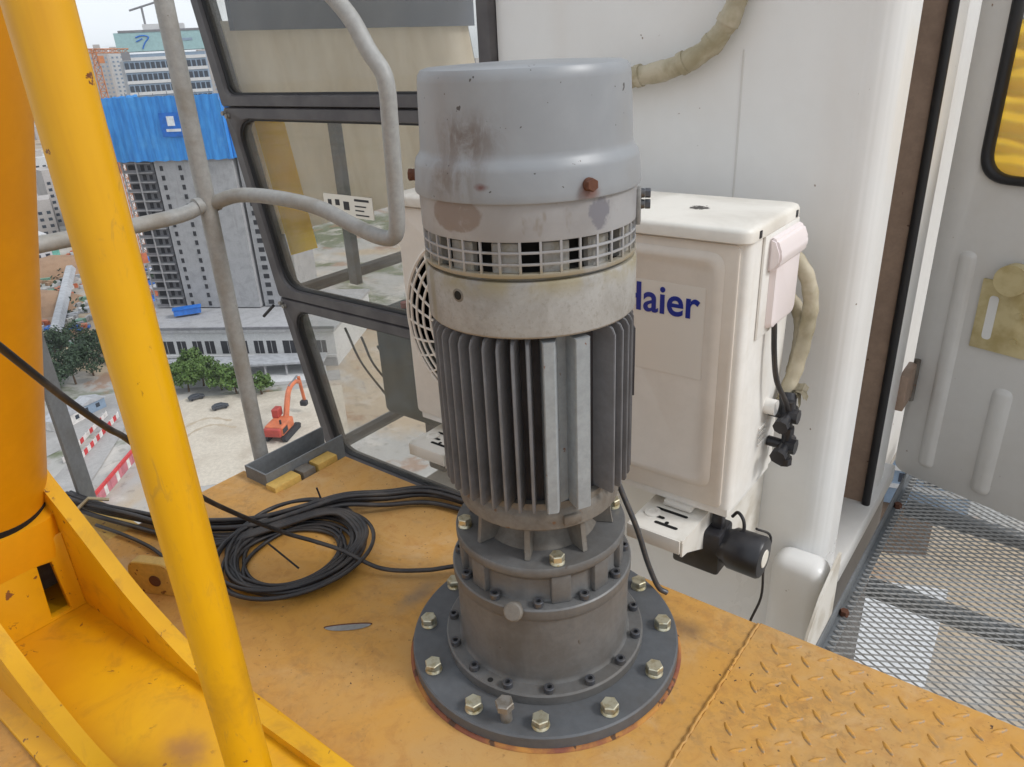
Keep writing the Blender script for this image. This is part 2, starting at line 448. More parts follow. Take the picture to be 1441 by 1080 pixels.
    k = NB('cable_black'); k.base(k.mix(k.ramp(k.noise(20, 4), .4, .7), lin((40, 39, 42)), lin((66, 62, 60)))); k.rough(.48)
    k = NB('tape_hose')
    n1 = k.noise(18, 5, .6, .3); n2 = k.noise(7, 4, .6, seed=4)
    v = k.mix(k.ramp(n1, .35, .7), lin((184, 174, 152)), lin((152, 142, 114)))
    v = k.mix(k.math('MULTIPLY', k.ramp(n2, .5, .7), .5), v, lin((132, 124, 102)))
    k.base(v); k.rough(.62); k.bump(n1, .3, .003)
    paint('rail_grey', (156, 156, 154), (128, 118, 100), .42, 0, 8, .55, (86, 70, 56), 60, .72)
    paint('galv', (152, 152, 151), (122, 119, 114), .42, .3, 14, .5)
    paint('steel_grey', (118, 122, 126), (94, 92, 88), .5, .1, 9, .5, (96, 70, 52), 50, .7)
    k = NB('brass'); k.base(k.mix(k.ramp(k.noise(20, 4), .35, .7), lin((214, 200, 156)), lin((190, 172, 122)))); k.rough(.4); k.b.inputs['Metallic'].default_value = .35
    k = NB('curtain'); n1 = k.noise(9, 4, .6, seed=1, stretch=(1, 1, 2))
    k.base(k.mix(k.ramp(n1, .3, .7), lin((252, 216, 66)), lin((244, 200, 48)))); k.rough(.6)
    k.b.inputs['Transmission Weight'].default_value = 0
    tr = k.n('ShaderNodeBsdfTranslucent'); tr.inputs['Color'].default_value = lin((252, 208, 50))
    mx = k.n('ShaderNodeMixShader'); mx.inputs[0].default_value = .55
    k.L(k.b.outputs[0], mx.inputs[1]); k.L(tr.outputs[0], mx.inputs[2]); k.L(mx.outputs[0], k.out.inputs['Surface'])
    k = NB('blind'); k.base(k.mix(k.ramp(k.noise(9, 5, .6, .3, stretch=(1, 1, .15)), .35, .7), lin((248, 242, 230)), lin((222, 210, 190)))); k.rough(.7)
    tr = k.n('ShaderNodeBsdfTranslucent'); tr.inputs['Color'].default_value = lin((250, 242, 226))
    mx = k.n('ShaderNodeMixShader'); mx.inputs[0].default_value = .5
    k.L(k.b.outputs[0], mx.inputs[1]); k.L(tr.outputs[0], mx.inputs[2]); k.L(mx.outputs[0], k.out.inputs['Surface'])
    k = NB('visor'); k.base(lin((96, 104, 120))); k.rough(.4)
    k = NB('seat_dark'); k.base(lin((44, 52, 52))); k.rough(.6)
    k = NB('floor_dark'); k.base(k.mix(k.ramp(k.noise(8, 5), .4, .7), lin((176, 168, 158)), lin((150, 142, 132)))); k.rough(.7)
    # window glass: clear, dusty film, mirror by angle
    k = NB('glass'); nt = k.nt
    tr = k.n('ShaderNodeBsdfTransparent'); tr.inputs['Color'].default_value = (.955, .952, .940, 1)
    gl = k.n('ShaderNodeBsdfGlossy'); gl.inputs['Roughness'].default_value = .015
    fr = k.n('ShaderNodeLayerWeight'); fr.inputs['Blend'].default_value = .5
    df = k.n('ShaderNodeBsdfDiffuse'); df.inputs['Color'].default_value = lin((200, 196, 186))
    m1 = k.n('ShaderNodeMixShader'); m2 = k.n('ShaderNodeMixShader')
    du = k.noise(5, 6, .65, .4, stretch=(1, 1, .4))
    k.L(k.ramp(du, .35, .75, .03, .10), m1.inputs[0]); k.L(tr.outputs[0], m1.inputs[1]); k.L(df.outputs[0], m1.inputs[2])
    k.L(k.math('ADD', k.math('MULTIPLY', k.math('POWER', fr.outputs['Facing'], 5), .9), .045), m2.inputs[0]); k.L(m1.outputs[0], m2.inputs[1]); k.L(gl.outputs[0], m2.inputs[2])
    k.L(m2.outputs[0], k.out.inputs['Surface'])
    # city
    k = NB('city_ground')
    n1 = k.noise(.012, 7, .62, .5); n2 = k.noise(.05, 6, .6, .3, seed=3); n3 = k.noise(.35, 4, .6, seed=5)
    v = k.mix(k.ramp(n1, .40, .52), lin((176, 158, 134)), lin((168, 166, 162)))
    v = k.mix(k.ramp(n1, .55, .62), v, lin((96, 104, 74)))
    v = k.mix(k.math('MULTIPLY', k.ramp(n2, .52, .66), .8), v, lin((196, 190, 182)))
    v = k.mix(k.math('MULTIPLY', k.ramp(n2, .44, .36), .7), v, lin((150, 112, 84)))
    v = k.mix(k.math('MULTIPLY', k.ramp(n3, .55, .7), .4), v, lin((110, 104, 98)))
    k.base(v); k.rough(.9)
    paint('yard', (198, 189, 174), (166, 154, 138), .9, 0, .12, .6, None, bump=0)
    paint('track_dirt', (180, 166, 146), (160, 146, 126), .9, 0, .3, .6, None, bump=0)
    paint('road', (168, 166, 164), (140, 138, 136), .9, 0, .1, .5, None, bump=0)
    paint('concrete', (170, 170, 172), (140, 140, 142), .85, 0, .35, .6, None, bump=0, streak=((140, 138, 138), .5))
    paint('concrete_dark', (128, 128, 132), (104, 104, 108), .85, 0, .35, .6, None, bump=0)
    paint('bldg_white', (206, 206, 206), (178, 178, 180), .8, 0, .3, .4, None, bump=0)
    paint('bldg_beige', (178, 172, 168), (156, 150, 150), .8, 0, .2, .4, None, bump=0)
    paint('bldg_blue', (134, 152, 172), (120, 138, 158), .4, 0, .1, .4, None, bump=0)
    paint('bldg_teal', (152, 184, 186), (140, 172, 178), .4, 0, .1, .4, None, bump=0)
    k = NB('net_blue'); n1 = k.noise(.5, 4, .6, stretch=(2.5, 2.5, .35)); n2 = k.noise(.15, 3)
    v = k.mix(k.ramp(n1, .35, .7), lin((62, 148, 222)), lin((44, 126, 206))); v = k.mix(k.math('MULTIPLY', k.ramp(n2, .5, .7), .4), v, lin((92, 168, 228)))
    k.base(v); k.rough(.6); k.bump(n1, .6, .25)
    for n, c in (('sign_blue', (30, 112, 206)), ('sign_white', (232, 236, 240)), ('tarp_blue', (52, 116, 204)), ('red_panel', (206, 60, 62)), ('pink_panel', (196, 120, 130)), ('white_panel', (226, 222, 218)),
                 ('machine_orange', (206, 116, 78)), ('machine_red', (176, 72, 62)), ('crane_orange', (196, 128, 84)), ('green_net', (110, 150, 128)), ('car_dark', (72, 75, 82)), ('roof_grey', (176, 178, 182)), ('tarp_teal', (130, 204, 184))):
        k = NB(n); k.base(k.mix(k.ramp(k.noise(.6, 4), .35, .7), lin(c), lin(tuple(int(x * .88) for x in c)))); k.rough(.55)
    k = NB('city_glass'); k.base(lin((58, 64, 74))); k.rough(.15)
    k = NB('city_dark'); k.base(lin((50, 50, 54))); k.rough(.8)
    for n, a, b in (('leaf_dark', (38, 56, 40), (58, 78, 50)), ('leaf_green', (70, 98, 44), (98, 122, 58))):
        k = NB(n); oi = k.n('ShaderNodeObjectInfo')
        k.base(k.mix(k.ramp(k.noise(.9, 4), .3, .7), lin(a), lin(b))); k.rough(.7)
    k = NB('bark'); k.base(lin((88, 70, 54))); k.rough(.9)
build_materials()

# ------------------------------------------------------------------ crane deck
def build_deck():
    d = thing('crane_deck', 'dusty orange yellow steel deck plate under the motor', 'deck', kind='structure')
    pts = [(-.96, -1.7), (1.5, -1.7), (1.5, .24), (-.795, .24), (-.795, .05), (-.96, .05)]
    bm = bmesh.new(); extrude2_into(bm, pts, -.014, 0)
    obj('plate', bm, 'deck_paint', d, 30)
    bm = bmesh.new()
    boxr_into(bm, -.78, 1.5, .20, .228, -.30, -.0145); boxr_into(bm, -.95, -.92, -1.7, .03, -.30, -.0145)
    obj('edge_beam', bm, 'old_yellow', d)
    # checker plate, a second sheet starting at the weld seam
    obj('checker_plate', boxr(.292, 1.5, -1.7, .2415, -.010, .0045, .0012, 1), 'deck_paint', d)
    pts = []; y = .238
    while y > -.75:
        pts.append((.290 + rnd.uniform(-.0012, .0012), y, .0026 + rnd.uniform(-.0008, .0006))); y -= .006
    bm = tube(pts, lambda t: .0030 + .0007 * math.sin(t * 260), 8); obj('weld_bead', bm, 'deck_paint', d)
    # raised treads: lens bumps on a 49 mm lattice, two directions
    bm = bmesh.new(); N = 10; rows = []
    for s, hz in ((1.0, 0), (.72, .0016), (.3, .0024)):
        rows.append([((.0145 * (1 - (1 - s) * .35)) * math.cos(2 * math.pi * i / 12) * (1 if s == 1 else .92), .0042 * s * math.sin(2 * math.pi * i / 12) * (1 - .25 * abs(math.cos(2 * math.pi * i / 12))), hz) for i in range(12)])
    loft_into(bm, rows, False, True)
    tm = bm_mesh(bm, 'tread', 60); tm.materials.append(MATS['tread_worn'])
    P = .049
    for i in range(0, 18):
        for j in range(-1, 9):
            for k in (0, 1):
                x = .335 + P * i + (P / 2 if k else 0); y = .193 - P * j + (P / 2 if k else 0)
                if y > .232 or x > 1.14 or (x > .72 and y < -.1): continue
                mesh_obj('tread', tm, None, d, (x + rnd.uniform(-.001, .001), y + rnd.uniform(-.001, .001), .0044), (0, 0, R(45 if k else -45) + rnd.uniform(-.06, .06)))
    # small lens-shaped cut-out in the sheet, its raised lip and the dark below
    c = Vector((-.312, -.176)); a = R(41); u = Vector((math.cos(a), math.sin(a))); v = Vector((-u.y, u.x))
    lp = [c + u * .042 * math.cos(t) + v * .012 * math.sin(t) * (1 if math.sin(t) < 0 else .35) for t in [2 * math.pi * i / 28 for i in range(28)]]
    bm = bmesh.new(); loft_into(bm, [[(p.x, p.y, .0012) for p in lp]], False, True); obj('cut_out', bm, 'galv', d)
    lip = [c + u * .043 * math.cos(t) + v * .012 * math.sin(t) * .35 for t in [math.pi * i / 14 for i in range(15)]]
    obj('cut_out_lip', tube([(p.x, p.y, .001) for p in lip], .0014, 6), 'rust', d)
build_deck()

# ------------------------------------------------------------------ slewing motor
def build_motor():
    m = thing('slewing_motor', 'grey finned electric gear motor bolted upright on the yellow deck', 'motor')
    ring = obj('weld_ring', lathe([(.2325, .0006), (.2305, .003), (.2275, .0045), (.224, .003)], 96), 'weld_rust', m, 60)
    fl = obj('flange', lathe([(.224, .002), (.2262, .004), (.2262, .0225), (.2235, .0250), (.16, .0252)], 128), 'flange_paint', m)
    hb = hexbolt_mesh('flange_bolt', .0138, .011); hb.materials.append(MATS['zinc'])
    for i in range(12):
        a = R(-56.5 + 30.6 * i if i < 8 else -56.5 + 30.6 * (i - 12) + 7.2 * 0)
        mesh_obj('flange_bolt', hb, None, fl, (.2025 * math.cos(a), .2025 * math.sin(a), .0250), (0, 0, rnd.uniform(0, 6)))
    rb = hexbolt_mesh('raised_bolt', .0145, .012, shaft=.026); rb.materials.append(MATS['bolt_dull'])
    a = R(-71.4); o = mesh_obj('raised_bolt', rb, None, fl, (.200 * math.cos(a), .200 * math.sin(a), .0250), (R(3), R(-2), .4)); o['label'] = 'bolt standing proud, not screwed home'
    # gearbox
    gb = obj('gearbox_foot', lathe([(.1668, .0252), (.1672, .0275), (.1672, .041), (.1645, .0437), (.14, .0438)], 128), 'gear_paint', m)
    sm = capscrew_mesh('socket_screw', .0082, .0095); sm.materials.append(MATS['screw_dark'])
    for i in range(15):
        a = R(-52 + 24 * i); mesh_obj('socket_screw', sm, None, gb, (.1565 * math.cos(a), .1565 * math.sin(a), .0437), (0, 0, rnd.uniform(0, 6)))
    a = R(-87); bm = lathe([(.0045, 0), (.0045, .0006)], 16); obj('pin_hole', bm, 'black_hole', gb, loc=(.158 * math.cos(a), .158 * math.sin(a), .0437))
    gbody = obj('gearbox_body', lathe([(.1445, .0438), (.1415, .0475), (.1408, .052), (.1408, .166), (.1440, .170), (.1452, .172), (.1452, .1875), (.1430, .1895), (.124, .1896)], 128), 'gear_paint', m)
    sm2 = capscrew_mesh('ledge_screw', .0080, .0100); sm2.materials.append(MATS['screw_dark'])
    for i in range(12):
        a = R(-56.7 + 30.6 * i) if i < 6 else R(-56.7 - 29.4 * (i - 5))
        mesh_obj('ledge_screw', sm2, None, gbody, (.1335 * math.cos(a), .1335 * math.sin(a), .1893), (0, 0, rnd.uniform(0, 6)))
    a = R(-70.5); o = obj('oil_plug', lathe([(.0105, -.012), (.0105, .004), (.0140, .004), (.0145, .006), (.0145, .012), (.012, .0145), (.004, .0148)], 20), 'grimy_cast', gbody, loc=(.1440 * math.cos(a), .1440 * math.sin(a), .186), rot=(R(78) * -math.sin(a) * 0, R(62), a))
    up = obj('gearbox_cover', lathe([(.1250, .1896), (.1232, .193), (.1232, .228), (.1290, .236), (.1340, .2405), (.1352, .243), (.1352, .2535), (.1335, .2560), (.075, .2562)], 128), 'gear_paint', m)
    # pockets between the cover's pads: raised pads over the ledge screws gaps
    for i in range(12):
        a = R(-56.7 + 15.3 + 30.6 * i) if i < 6 else R(-56.7 - 15 - 29.4 * (i - 5))
        bm = box((0, 0, .214), (.017, .030, .049), .0025, 2); obj('cover_pad', bm, 'gear_paint', up, loc=(.1235 * math.cos(a), .1235 * math.sin(a), 0), rot=(0, 0, a))
    hb2 = hexbolt_mesh('cover_bolt', .0112, .0095); hb2.materials.append(MATS['zinc'])
    for i in range(4):
        a = R(-42.7 + 89.5 * i); mesh_obj('cover_bolt', hb2, None, up, (.1205 * math.cos(a), .1205 * math.sin(a), .2560), (0, 0, rnd.uniform(0, 6)))
    # lantern: hub, ribs and the plate under the stator
    hu = obj('lantern_hub', lathe([(.090, .2562), (.084, .262), (.078, .274), (.078, .318)], 80), 'grimy_cast', m)
    for i in range(8):
        a = R(-64 + 45 * i)
        bm = bmesh.new()
        prof = [(.074, .2563), (.1165, .2563), (.1120, .2700), (.1085, .3170), (.074, .3170)]
        loft_into(bm, [[(x, -.0042, z) for x, z in prof], [(x, .0042, z) for x, z in prof]], True, True)
        bmesh.ops.bevel(bm, geom=bm.edges[:], offset=.0012, segments=1, affect='EDGES')
        obj('rib', bm, 'grimy_cast', hu, rot=(0, 0, a))
    sh = obj('end_shield', lathe([(.110, .3125), (.1205, .3135), (.1235, .3165), (.1235, .338), (.1215, .3415), (.118, .3460), (.118, .3565)], 96), 'grimy_cast', m)
    a = R(-32); obj('shield_lug', box((.1195, 0, .3300), (.018, .028, .016), .003), 'grimy_cast', sh, rot=(0, 0, a))
    # stator with cooling fins
    st = obj('stator_core', lathe([(.104, .3460), (.1075, .3560), (.1075, .612), (.104, .616)], 120), 'fin_core', m)
    z0, z1 = .3565, .6080
    def fin_mesh(rt, th):
        bm = bmesh.new(); pr = [(.105, z0 + .002), (rt - .002, z0 - .0015), (rt, z0 + .003), (rt, z1 - .012), (rt - .004, z1 - .004), (rt - .012, z1), (.105, z1)]
        n = len(pr)
        A = [bm.verts.new((x, -(th * (.5 if x > .13 else .85)), z)) for x, z in pr]; B = [bm.verts.new((x, th * (.5 if x > .13 else .85), z)) for x, z in pr]
        bm.faces.new(A); bm.faces.new(B[::-1])
        for i in range(n): bm.faces.new((A[i], B[i], B[(i + 1) % n], A[(i + 1) % n]))
        bmesh.ops.recalc_face_normals(bm, faces=bm.faces)
        es = [e for e in bm.edges if all(v.co.x > .13 for v in e.verts) and abs(e.verts[0].co.y - e.verts[1].co.y) < 1e-5]
        bmesh.ops.bevel(bm, geom=es, offset=.0008, segments=2, affect='EDGES')
        return bm_mesh(bm, 'cooling_fin', 30)
    fm = fin_mesh(.1415, .0038); fm.materials.append(MATS['fin_paint'])
    VA = -53.4
    ph = -3.5
    while ph > -318:
        mesh_obj('cooling_fin', fm, None, st, None, (0, 0, R(VA + ph))); ph -= 8.0 if ph > -150 else 8.2
    # mounting pad: two wide ribs with a hollow between
    bm = bmesh.new()
    def sector(prof):
        lo = [((r * math.cos(R(VA + p)), r * math.sin(R(VA + p)), z0 - .0015)) for p, r in prof]
        hi = [((r * math.cos(R(VA + p)), r * math.sin(R(VA + p)), z1 - .001)) for p, r in prof]
        loft_into(bm, [lo, hi], True, True)
    sector([(3.6, .110), (4.2, .1395), (4.8, .1415), (10.0, .1408), (11.0, .1385), (14.5, .1180), (20.8, .1150), (21.6, .1400), (22.0, .1420), (29.6, .1425), (30.4, .1405), (31.4, .105)])
    obj('mounting_pad', bm, 'pad_paint', st, 20)
    bm = bmesh.new()                         # name plate carrier on the far right
    boxr_into(bm, .1395, .1435, -.018, .018, .47, .575, .001); obj('name_plate', bm, 'fin_core', st, rot=(0, 0, R(VA + 92)))
    # cast ring
    er = obj('cast_ring', lathe([(.128, .6130), (.1405, .6135), (.1430, .6165), (.1432, .6815), (.1405, .6855), (.1340, .6862), (.1325, .6900), (.120, .6905)], 128), 'cast_ring', m)
    a = R(VA - 40); obj('drain_hole', lathe([(.0095, 0), (.0085, .0006), (.0062, .0008)], 20), 'grimy_cast', er, loc=(.1427 * math.cos(a), .1427 * math.sin(a), .664), rot=(0, R(90), a))
    obj('drain_bore', lathe([(.0058, 0), (.0058, .0012)], 20), 'black_hole', er, loc=(.1428 * math.cos(a), .1428 * math.sin(a), .664), rot=(0, R(90), a))
    # fan cage: slotted drum under the cowl
    cg = bmesh.new()
    Zs = [.6925, .7065, .7205, .7345]
    lathe_into(cg, [(.1335, .6905), (.1415, .6905), (.1422, .692), (.1422, .6955), (.1400, .6962), (.1335, .6962)], 128, cap0=False, cap1=False)
    for z in (.7072, .7212):
        lathe_into(cg, [(.1388, z - .0014), (.1415, z - .0014), (.1418, z), (.1415, z + .0014), (.1388, z + .0014), (.1388, z - .0014)], 128, cap0=False, cap1=False)
    lathe_into(cg, [(.1388, .7345), (.1416, .7345), (.1420, .736), (.1425, .786), (.1400, .786), (.1388, .7345)], 128, cap0=False, cap1=False)
    for i in range(36):
        a = R(VA + 5 + 10 * i)
        box_into(cg, (.1403 * math.cos(a), .1403 * math.sin(a), .7150), (.0026, .0030, .042), 0, 1, (0, 0, a))
    cgo = obj('fan_cage', cg, 'cage_paint', m)
    obj('fan_shroud', lathe([(.128, .6905), (.112, .700), (.112, .745), (.120, .76)], 64), 'black_hole', cgo, 40)
    sb = bm_mesh(box((.1285, 0, .713), (.012, .034, .040), .002, 1), 'shield_block', 30); sb.materials.append(MATS['cast_ring'])
    for i in range(14): mesh_obj('shield_block', sb, None, cgo, None, (0, 0, R(VA + 13 + 25.7 * i)))   # show grey through the slots
    a = R(VA + 80)
    bm = box((.1445, 0, .748), (.006, .020, .046), .0015); obj('cage_clip', bm, 'galv', cgo, rot=(0, 0, a))
    cs = hexbolt_mesh('clip_screw', .0062, .007); cs.materials.append(MATS['screw_dark'])
    for dz in (.752, .738): mesh_obj('clip_screw', cs, None, cgo, (.1470 * math.cos(a), .1470 * math.sin(a), dz + .012), (0, R(90), a))
    # cowl
    cw = obj('fan_cowl', lathe([(.1440, .7800), (.1468, .7795), (.1472, .7815), (.1462, .7900), (.1445, .8130), (.1425, .8195), (.1385, .8245), (.1364, .8290), (.1358, .8340), (.1325, .9080), (.1312, .9160), (.1275, .9215), (.120, .9240), (.06, .9262), (.004, .9265)], 128), 'cowl_paint', m, 28)
    wb = hexbolt_mesh('cowl_screw', .0078, .005); wb.materials.append(MATS['rust'])
    for d in (-25, 95, 215):
        a = R(d); mesh_obj('cowl_screw', wb, None, cw, (.1458 * math.cos(a), .1458 * math.sin(a), .7955), (0, R(88), a))
build_motor()

# ------------------------------------------------------------------ air conditioner on its bracket
def text_mesh(s, size, offset=0, extr=.0005):
    cu = bpy.data.curves.new('lettering', 'FONT'); cu.body = s; cu.size = size; cu.offset = offset; cu.extrude = extr; cu.align_x = 'RIGHT'
    cu.resolution_u = 6
    o = bpy.data.objects.new('lettering_curve', cu); COL.objects.link(o)
    dg = bpy.context.evaluated_depsgraph_get()
    me = bpy.data.meshes.new_from_object(o.evaluated_get(dg))
    bpy.data.objects.remove(o); bpy.data.curves.remove(cu)
    me.name = 'lettering'; me.materials.clear(); return me
def build_ac():
    ac = thing('air_conditioner', 'white outdoor air conditioner unit behind the motor against the cab wall', 'air conditioner')
    x0, x1, y0, y1, z0, z1 = -.660, .165, .380, .620, .105, .628
    bm = bmesh.new()
    lp = rpoly([(x0, y0 + .006), (x1, y0 + .006), (x1, y1), (x0, y1)], [.018, .018, .006, .006], 5)
    loft_into(bm, [[(p.x, p.y, z0) for p in lp], [(p.x, p.y, z1) for p in lp]], True, True)
    obj('body', bm, 'ac_white', ac, 30)
    # front panel with a raised field and its rounded step
    bm = bmesh.new(); F = lambda lp, y: [(p.x, y, p.y) for p in lp]
    o1 = rrect(x0 + .004, x1 - .016, z0 + .004, z1 - .003, .012)
    a1 = rrect(-.150, .126, z0 + .040, z1 - .018, .030); a2 = rrect(-.146, .119, z0 + .047, z1 - .025, .028); a3 = rrect(-.138, .108, z0 + .058, z1 - .036, .024)
    loft_into(bm, [F(o1, y0 + .010), F(o1, y0 + .002), F(rrect(x0 + .007, x1 - .019, z0 + .007, z1 - .006, .011), y0)], False, True)
    obj('front_panel', bm, 'ac_front', ac, 40)
    bm = bmesh.new(); loft_into(bm, [F(a1, y0 - .0004), F(a2, y0 - .0060), F(a3, y0 - .0062), F(rrect(-.132, .101, z0 + .065, z1 - .043, .02), y0 - .0025)], False, True)
    obj('raised_field', bm, 'ac_front', ac, 50)
    # lid
    bm = bmesh.new()
    lp = lambda g, z: [(p.x, p.y, z) for p in rpoly([(x0 - .006 + g, y0 - .010 + g), (x1 + .005 - g, y0 - .010 + g), (x1 + .005 - g, y1 + .006 - g), (x0 - .006 + g, y1 + .006 - g)], max(.026 - g, .012), 7)]
    loft_into(bm, [lp(.003, .6295), lp(0, .631), lp(0, .6465), lp(.003, .6525), lp(.009, .6550), lp(.030, .6555)], True, True)
    lid = obj('lid', bm, 'ac_lid', ac, 50)
    for yy in (.412, .592): obj('lid_screw', box((x1 + .0052, yy, .640), (.003, .010, .013), .001), 'black_plastic', lid)
    # fan grille: rings and bowed spokes in front of the dark opening
    cx, cz, Rg = -.433, .375, .212
    g = bmesh.new()
    M = Matrix.Translation((cx, y0, cz)) @ Matrix.Rotation(R(90), 4, 'X')
    dome = lambda r: .004 + .022 * (1 - (r / Rg) ** 2) ** .5 if r < Rg else .004
    for i, r in enumerate([.05, .075, .10, .125, .15, .172, .192, .209]):
        pts = [M @ Vector((r * math.cos(t), r * math.sin(t), dome(r))) for t in [2 * math.pi * q / 56 for q in range(56)]]
        tube_into(g, pts, .0032 if i < 7 else .0050, 6, closed=True)
    for i in range(28):
        t = 2 * math.pi * i / 28 + .05
        pts = [M @ Vector((r * math.cos(t + (Rg - r) * 1.6), r * math.sin(t + (Rg - r) * 1.6), dome(r) - .001)) for r in (.045, .08, .12, .16, .19, .209)]
        tube_into(g, pts, .0030, 5)
    gr = obj('fan_grille', g, 'ac_front', ac, 50)
    bm = bmesh.new(); lathe_into(bm, [(.206, .0012), (.100, .0012), (.0, .0012)][:2] + [(.001, .0013)], 64, mat=M); obj('fan_opening', bm, 'seat_dark', gr)
    bm = bmesh.new(); lathe_into(bm, [(.048, .020), (.046, .027), (.03, .029)], 40, mat=M); obj('grille_cap', bm, 'ac_front', gr)
    scr = lathe([(.005, 0), (.005, .002), (.003, .003)], 14)
    obj('panel_screw', scr, 'screw_dark', ac, loc=(-.648, y0 - .0005, .372), rot=(R(90), 0, 0))
    # sticker and lettering
    bm = bmesh.new(); loft_into(bm, [F(rrect(-.128, .0955, .371, .545, .003), y0 - .0026), F(rrect(-.128, .0955, .371, .545, .003), y0 - .0031)], False, True)
    stk = obj('sticker', bm, 'sticker', ac); stk['label'] = 'pale square sticker with blue lettering'
    me = text_mesh('Haier', .062, .0010); me.materials.append(MATS['blue_ink'])
    xs = [v.co.x for v in me.vertices]; sx = .160 / (max(xs) - min(xs)); mxx = max(xs)
    for v in me.vertices: v.co.x = (v.co.x - mxx) * sx; v.co.y *= 1.22
    mesh_obj('lettering', me, None, stk, (.0868, y0 - .0036, .4870), (R(90), 0, 0))
    # pipe-side cover with its overhanging grip
    bm = bmesh.new()
    boxr_into(bm, .1652, .1705, .440, .612, .442, .630, .002)
    obj('service_plate', bm, 'ac_white', ac)
    bm = bmesh.new()
    F2 = lambda lp, x: [(x, p.x, p.y) for p in lp]
    loft_into(bm, [F2(rrect(.474, .600, .452, .600, .012), .1706), F2(rrect(.477, .598, .455, .597, .014), .181), F2(rrect(.486, .590, .462, .588, .012), .184)], False, True)
    cov = obj('valve_cover', bm, 'pink_plastic', ac, 40)
    bm = bmesh.new()
    prof = [(.1706, .560), (.186, .570), (.193, .582), (.193, .598), (.184, .620), (.1706, .626)]
    loft_into(bm, [[(x, .458, z) for x, z in prof], [(x, .604, z) for x, z in prof]], True, True)
    bmesh.ops.bevel(bm, geom=bm.edges[:], offset=.004, segments=2, affect='EDGES')
    obj('grip', bm, 'pink_plastic', cov, 40)
    # side base notch, feet
    obj('base_tray', boxr(x0 + .006, x1 - .004, y0 + .012, y1 - .004, .086, .105, .002), 'ac_white', ac)
    for fx in (-.54, .06): obj('foot', boxr(fx - .03, fx + .03, y0 + .004, y1 + .02, .0745, .0862, .002), 'bracket_white', ac)
    # two service valves
    for (yy, zz, s) in ((.570, .246, 1), (.575, .176, 1.08)):
        bm = bmesh.new()
        tube_into(bm, [(.166, yy, zz), (.212, yy + .004, zz - .004)], .010 * s, 14)
        tube_into(bm, [(.204, yy - .040, zz - .006), (.204, yy + .030, zz + .002)], .0105 * s, 14)
        tube_into(bm, [(.204, yy, zz - .034 * s), (.204, yy, zz + .030)], .0095 * s, 14)
        tube_into(bm, [(.204, yy - .048, zz - .007), (.204, yy - .034, zz - .005)], .0150 * s, 8)
        tube_into(bm, [(.204, yy, zz - .040 * s), (.204, yy, zz - .026 * s)], .0145 * s, 8)
        tube_into(bm, [(.206, yy, zz), (.224, yy, zz)], .0155 * s, 8)
        obj('service_valve', bm, 'black_plastic', ac, 40)
    bm = bmesh.new(); tube_into(bm, [(.165, .545, .268), (.186, .545, .268)], .016, 18); obj('pipe_boss', bm, 'ac_white', ac, 40)
    for q in range(4): obj('louvre', boxr(.165, .1675, .515, .552, .188 + q * .012, .194 + q * .012, .001), 'ac_white', ac)
    # ---- bracket arms under the unit
    for bx, lab in ((.075, 'white slotted steel bracket arm under the right end of the air conditioner'), (-.53, 'white slotted steel bracket arm under the fan end of the air conditioner')):
        br = thing('bracket_arm', lab, 'bracket', (bx, 0, 0), group='brackets under the air conditioner')
        F3 = lambda lp, z: [(p.x, p.y, z) for p in lp]
        bm = bmesh.new(); lpo = rrect(-.078, .040, .296, .738, .004, 2)
        loft_into(bm, [F3(lpo, .0665), F3(lpo, .0705)], True, True); obj('top_flange', bm, 'bracket_white', br)
        bm = bmesh.new()
        pr = [(.296, .0663), (.738, .0663), (.738, -.16), (.70, -.16), (.32, .030), (.296, .034)]
        loft_into(bm, [[(.036, y, z) for y, z in pr], [(.0402, y, z) for y, z in pr]], True, True); obj('web', bm, 'bracket_white', br)
        bm = bmesh.new(); boxr_into(bm, -.078, .0358, .2915, .2958, .040, .0708, .001); obj('front_lip', bm, 'bracket_white', br)
        for (sx, sy, l, w, rz) in ((-.045, .345, .046, .0085, 0), (-.010, .326, .050, .0085, 0), (-.012, .334, .010, .008, 1.57), (-.02, .372, .07, .0085, 0)):
            lp2 = [Vector((l / 2 * math.copysign(1, math.cos(t)) - w / 2 * math.copysign(1, math.cos(t)) + w / 2 * math.cos(t), w / 2 * math.sin(t))) for t in [2 * math.pi * (i + .5) / 20 for i in range(20)]]
            bm = bmesh.new(); loft_into(bm, [[(p.x, p.y, 0) for p in lp2]], False, True)
            obj('slot', bm, 'black_hole', br, loc=(sx, sy, .0712), rot=(0, 0, rz))
        bm = lathe([(.017, .0705), (.017, .0735), (.0145, .0745), (.0085, .0747), (.008, .0722)], 28); obj('washer_eye', bm, 'bracket_white', br, loc=(-.052, .352, 0))
build_ac()

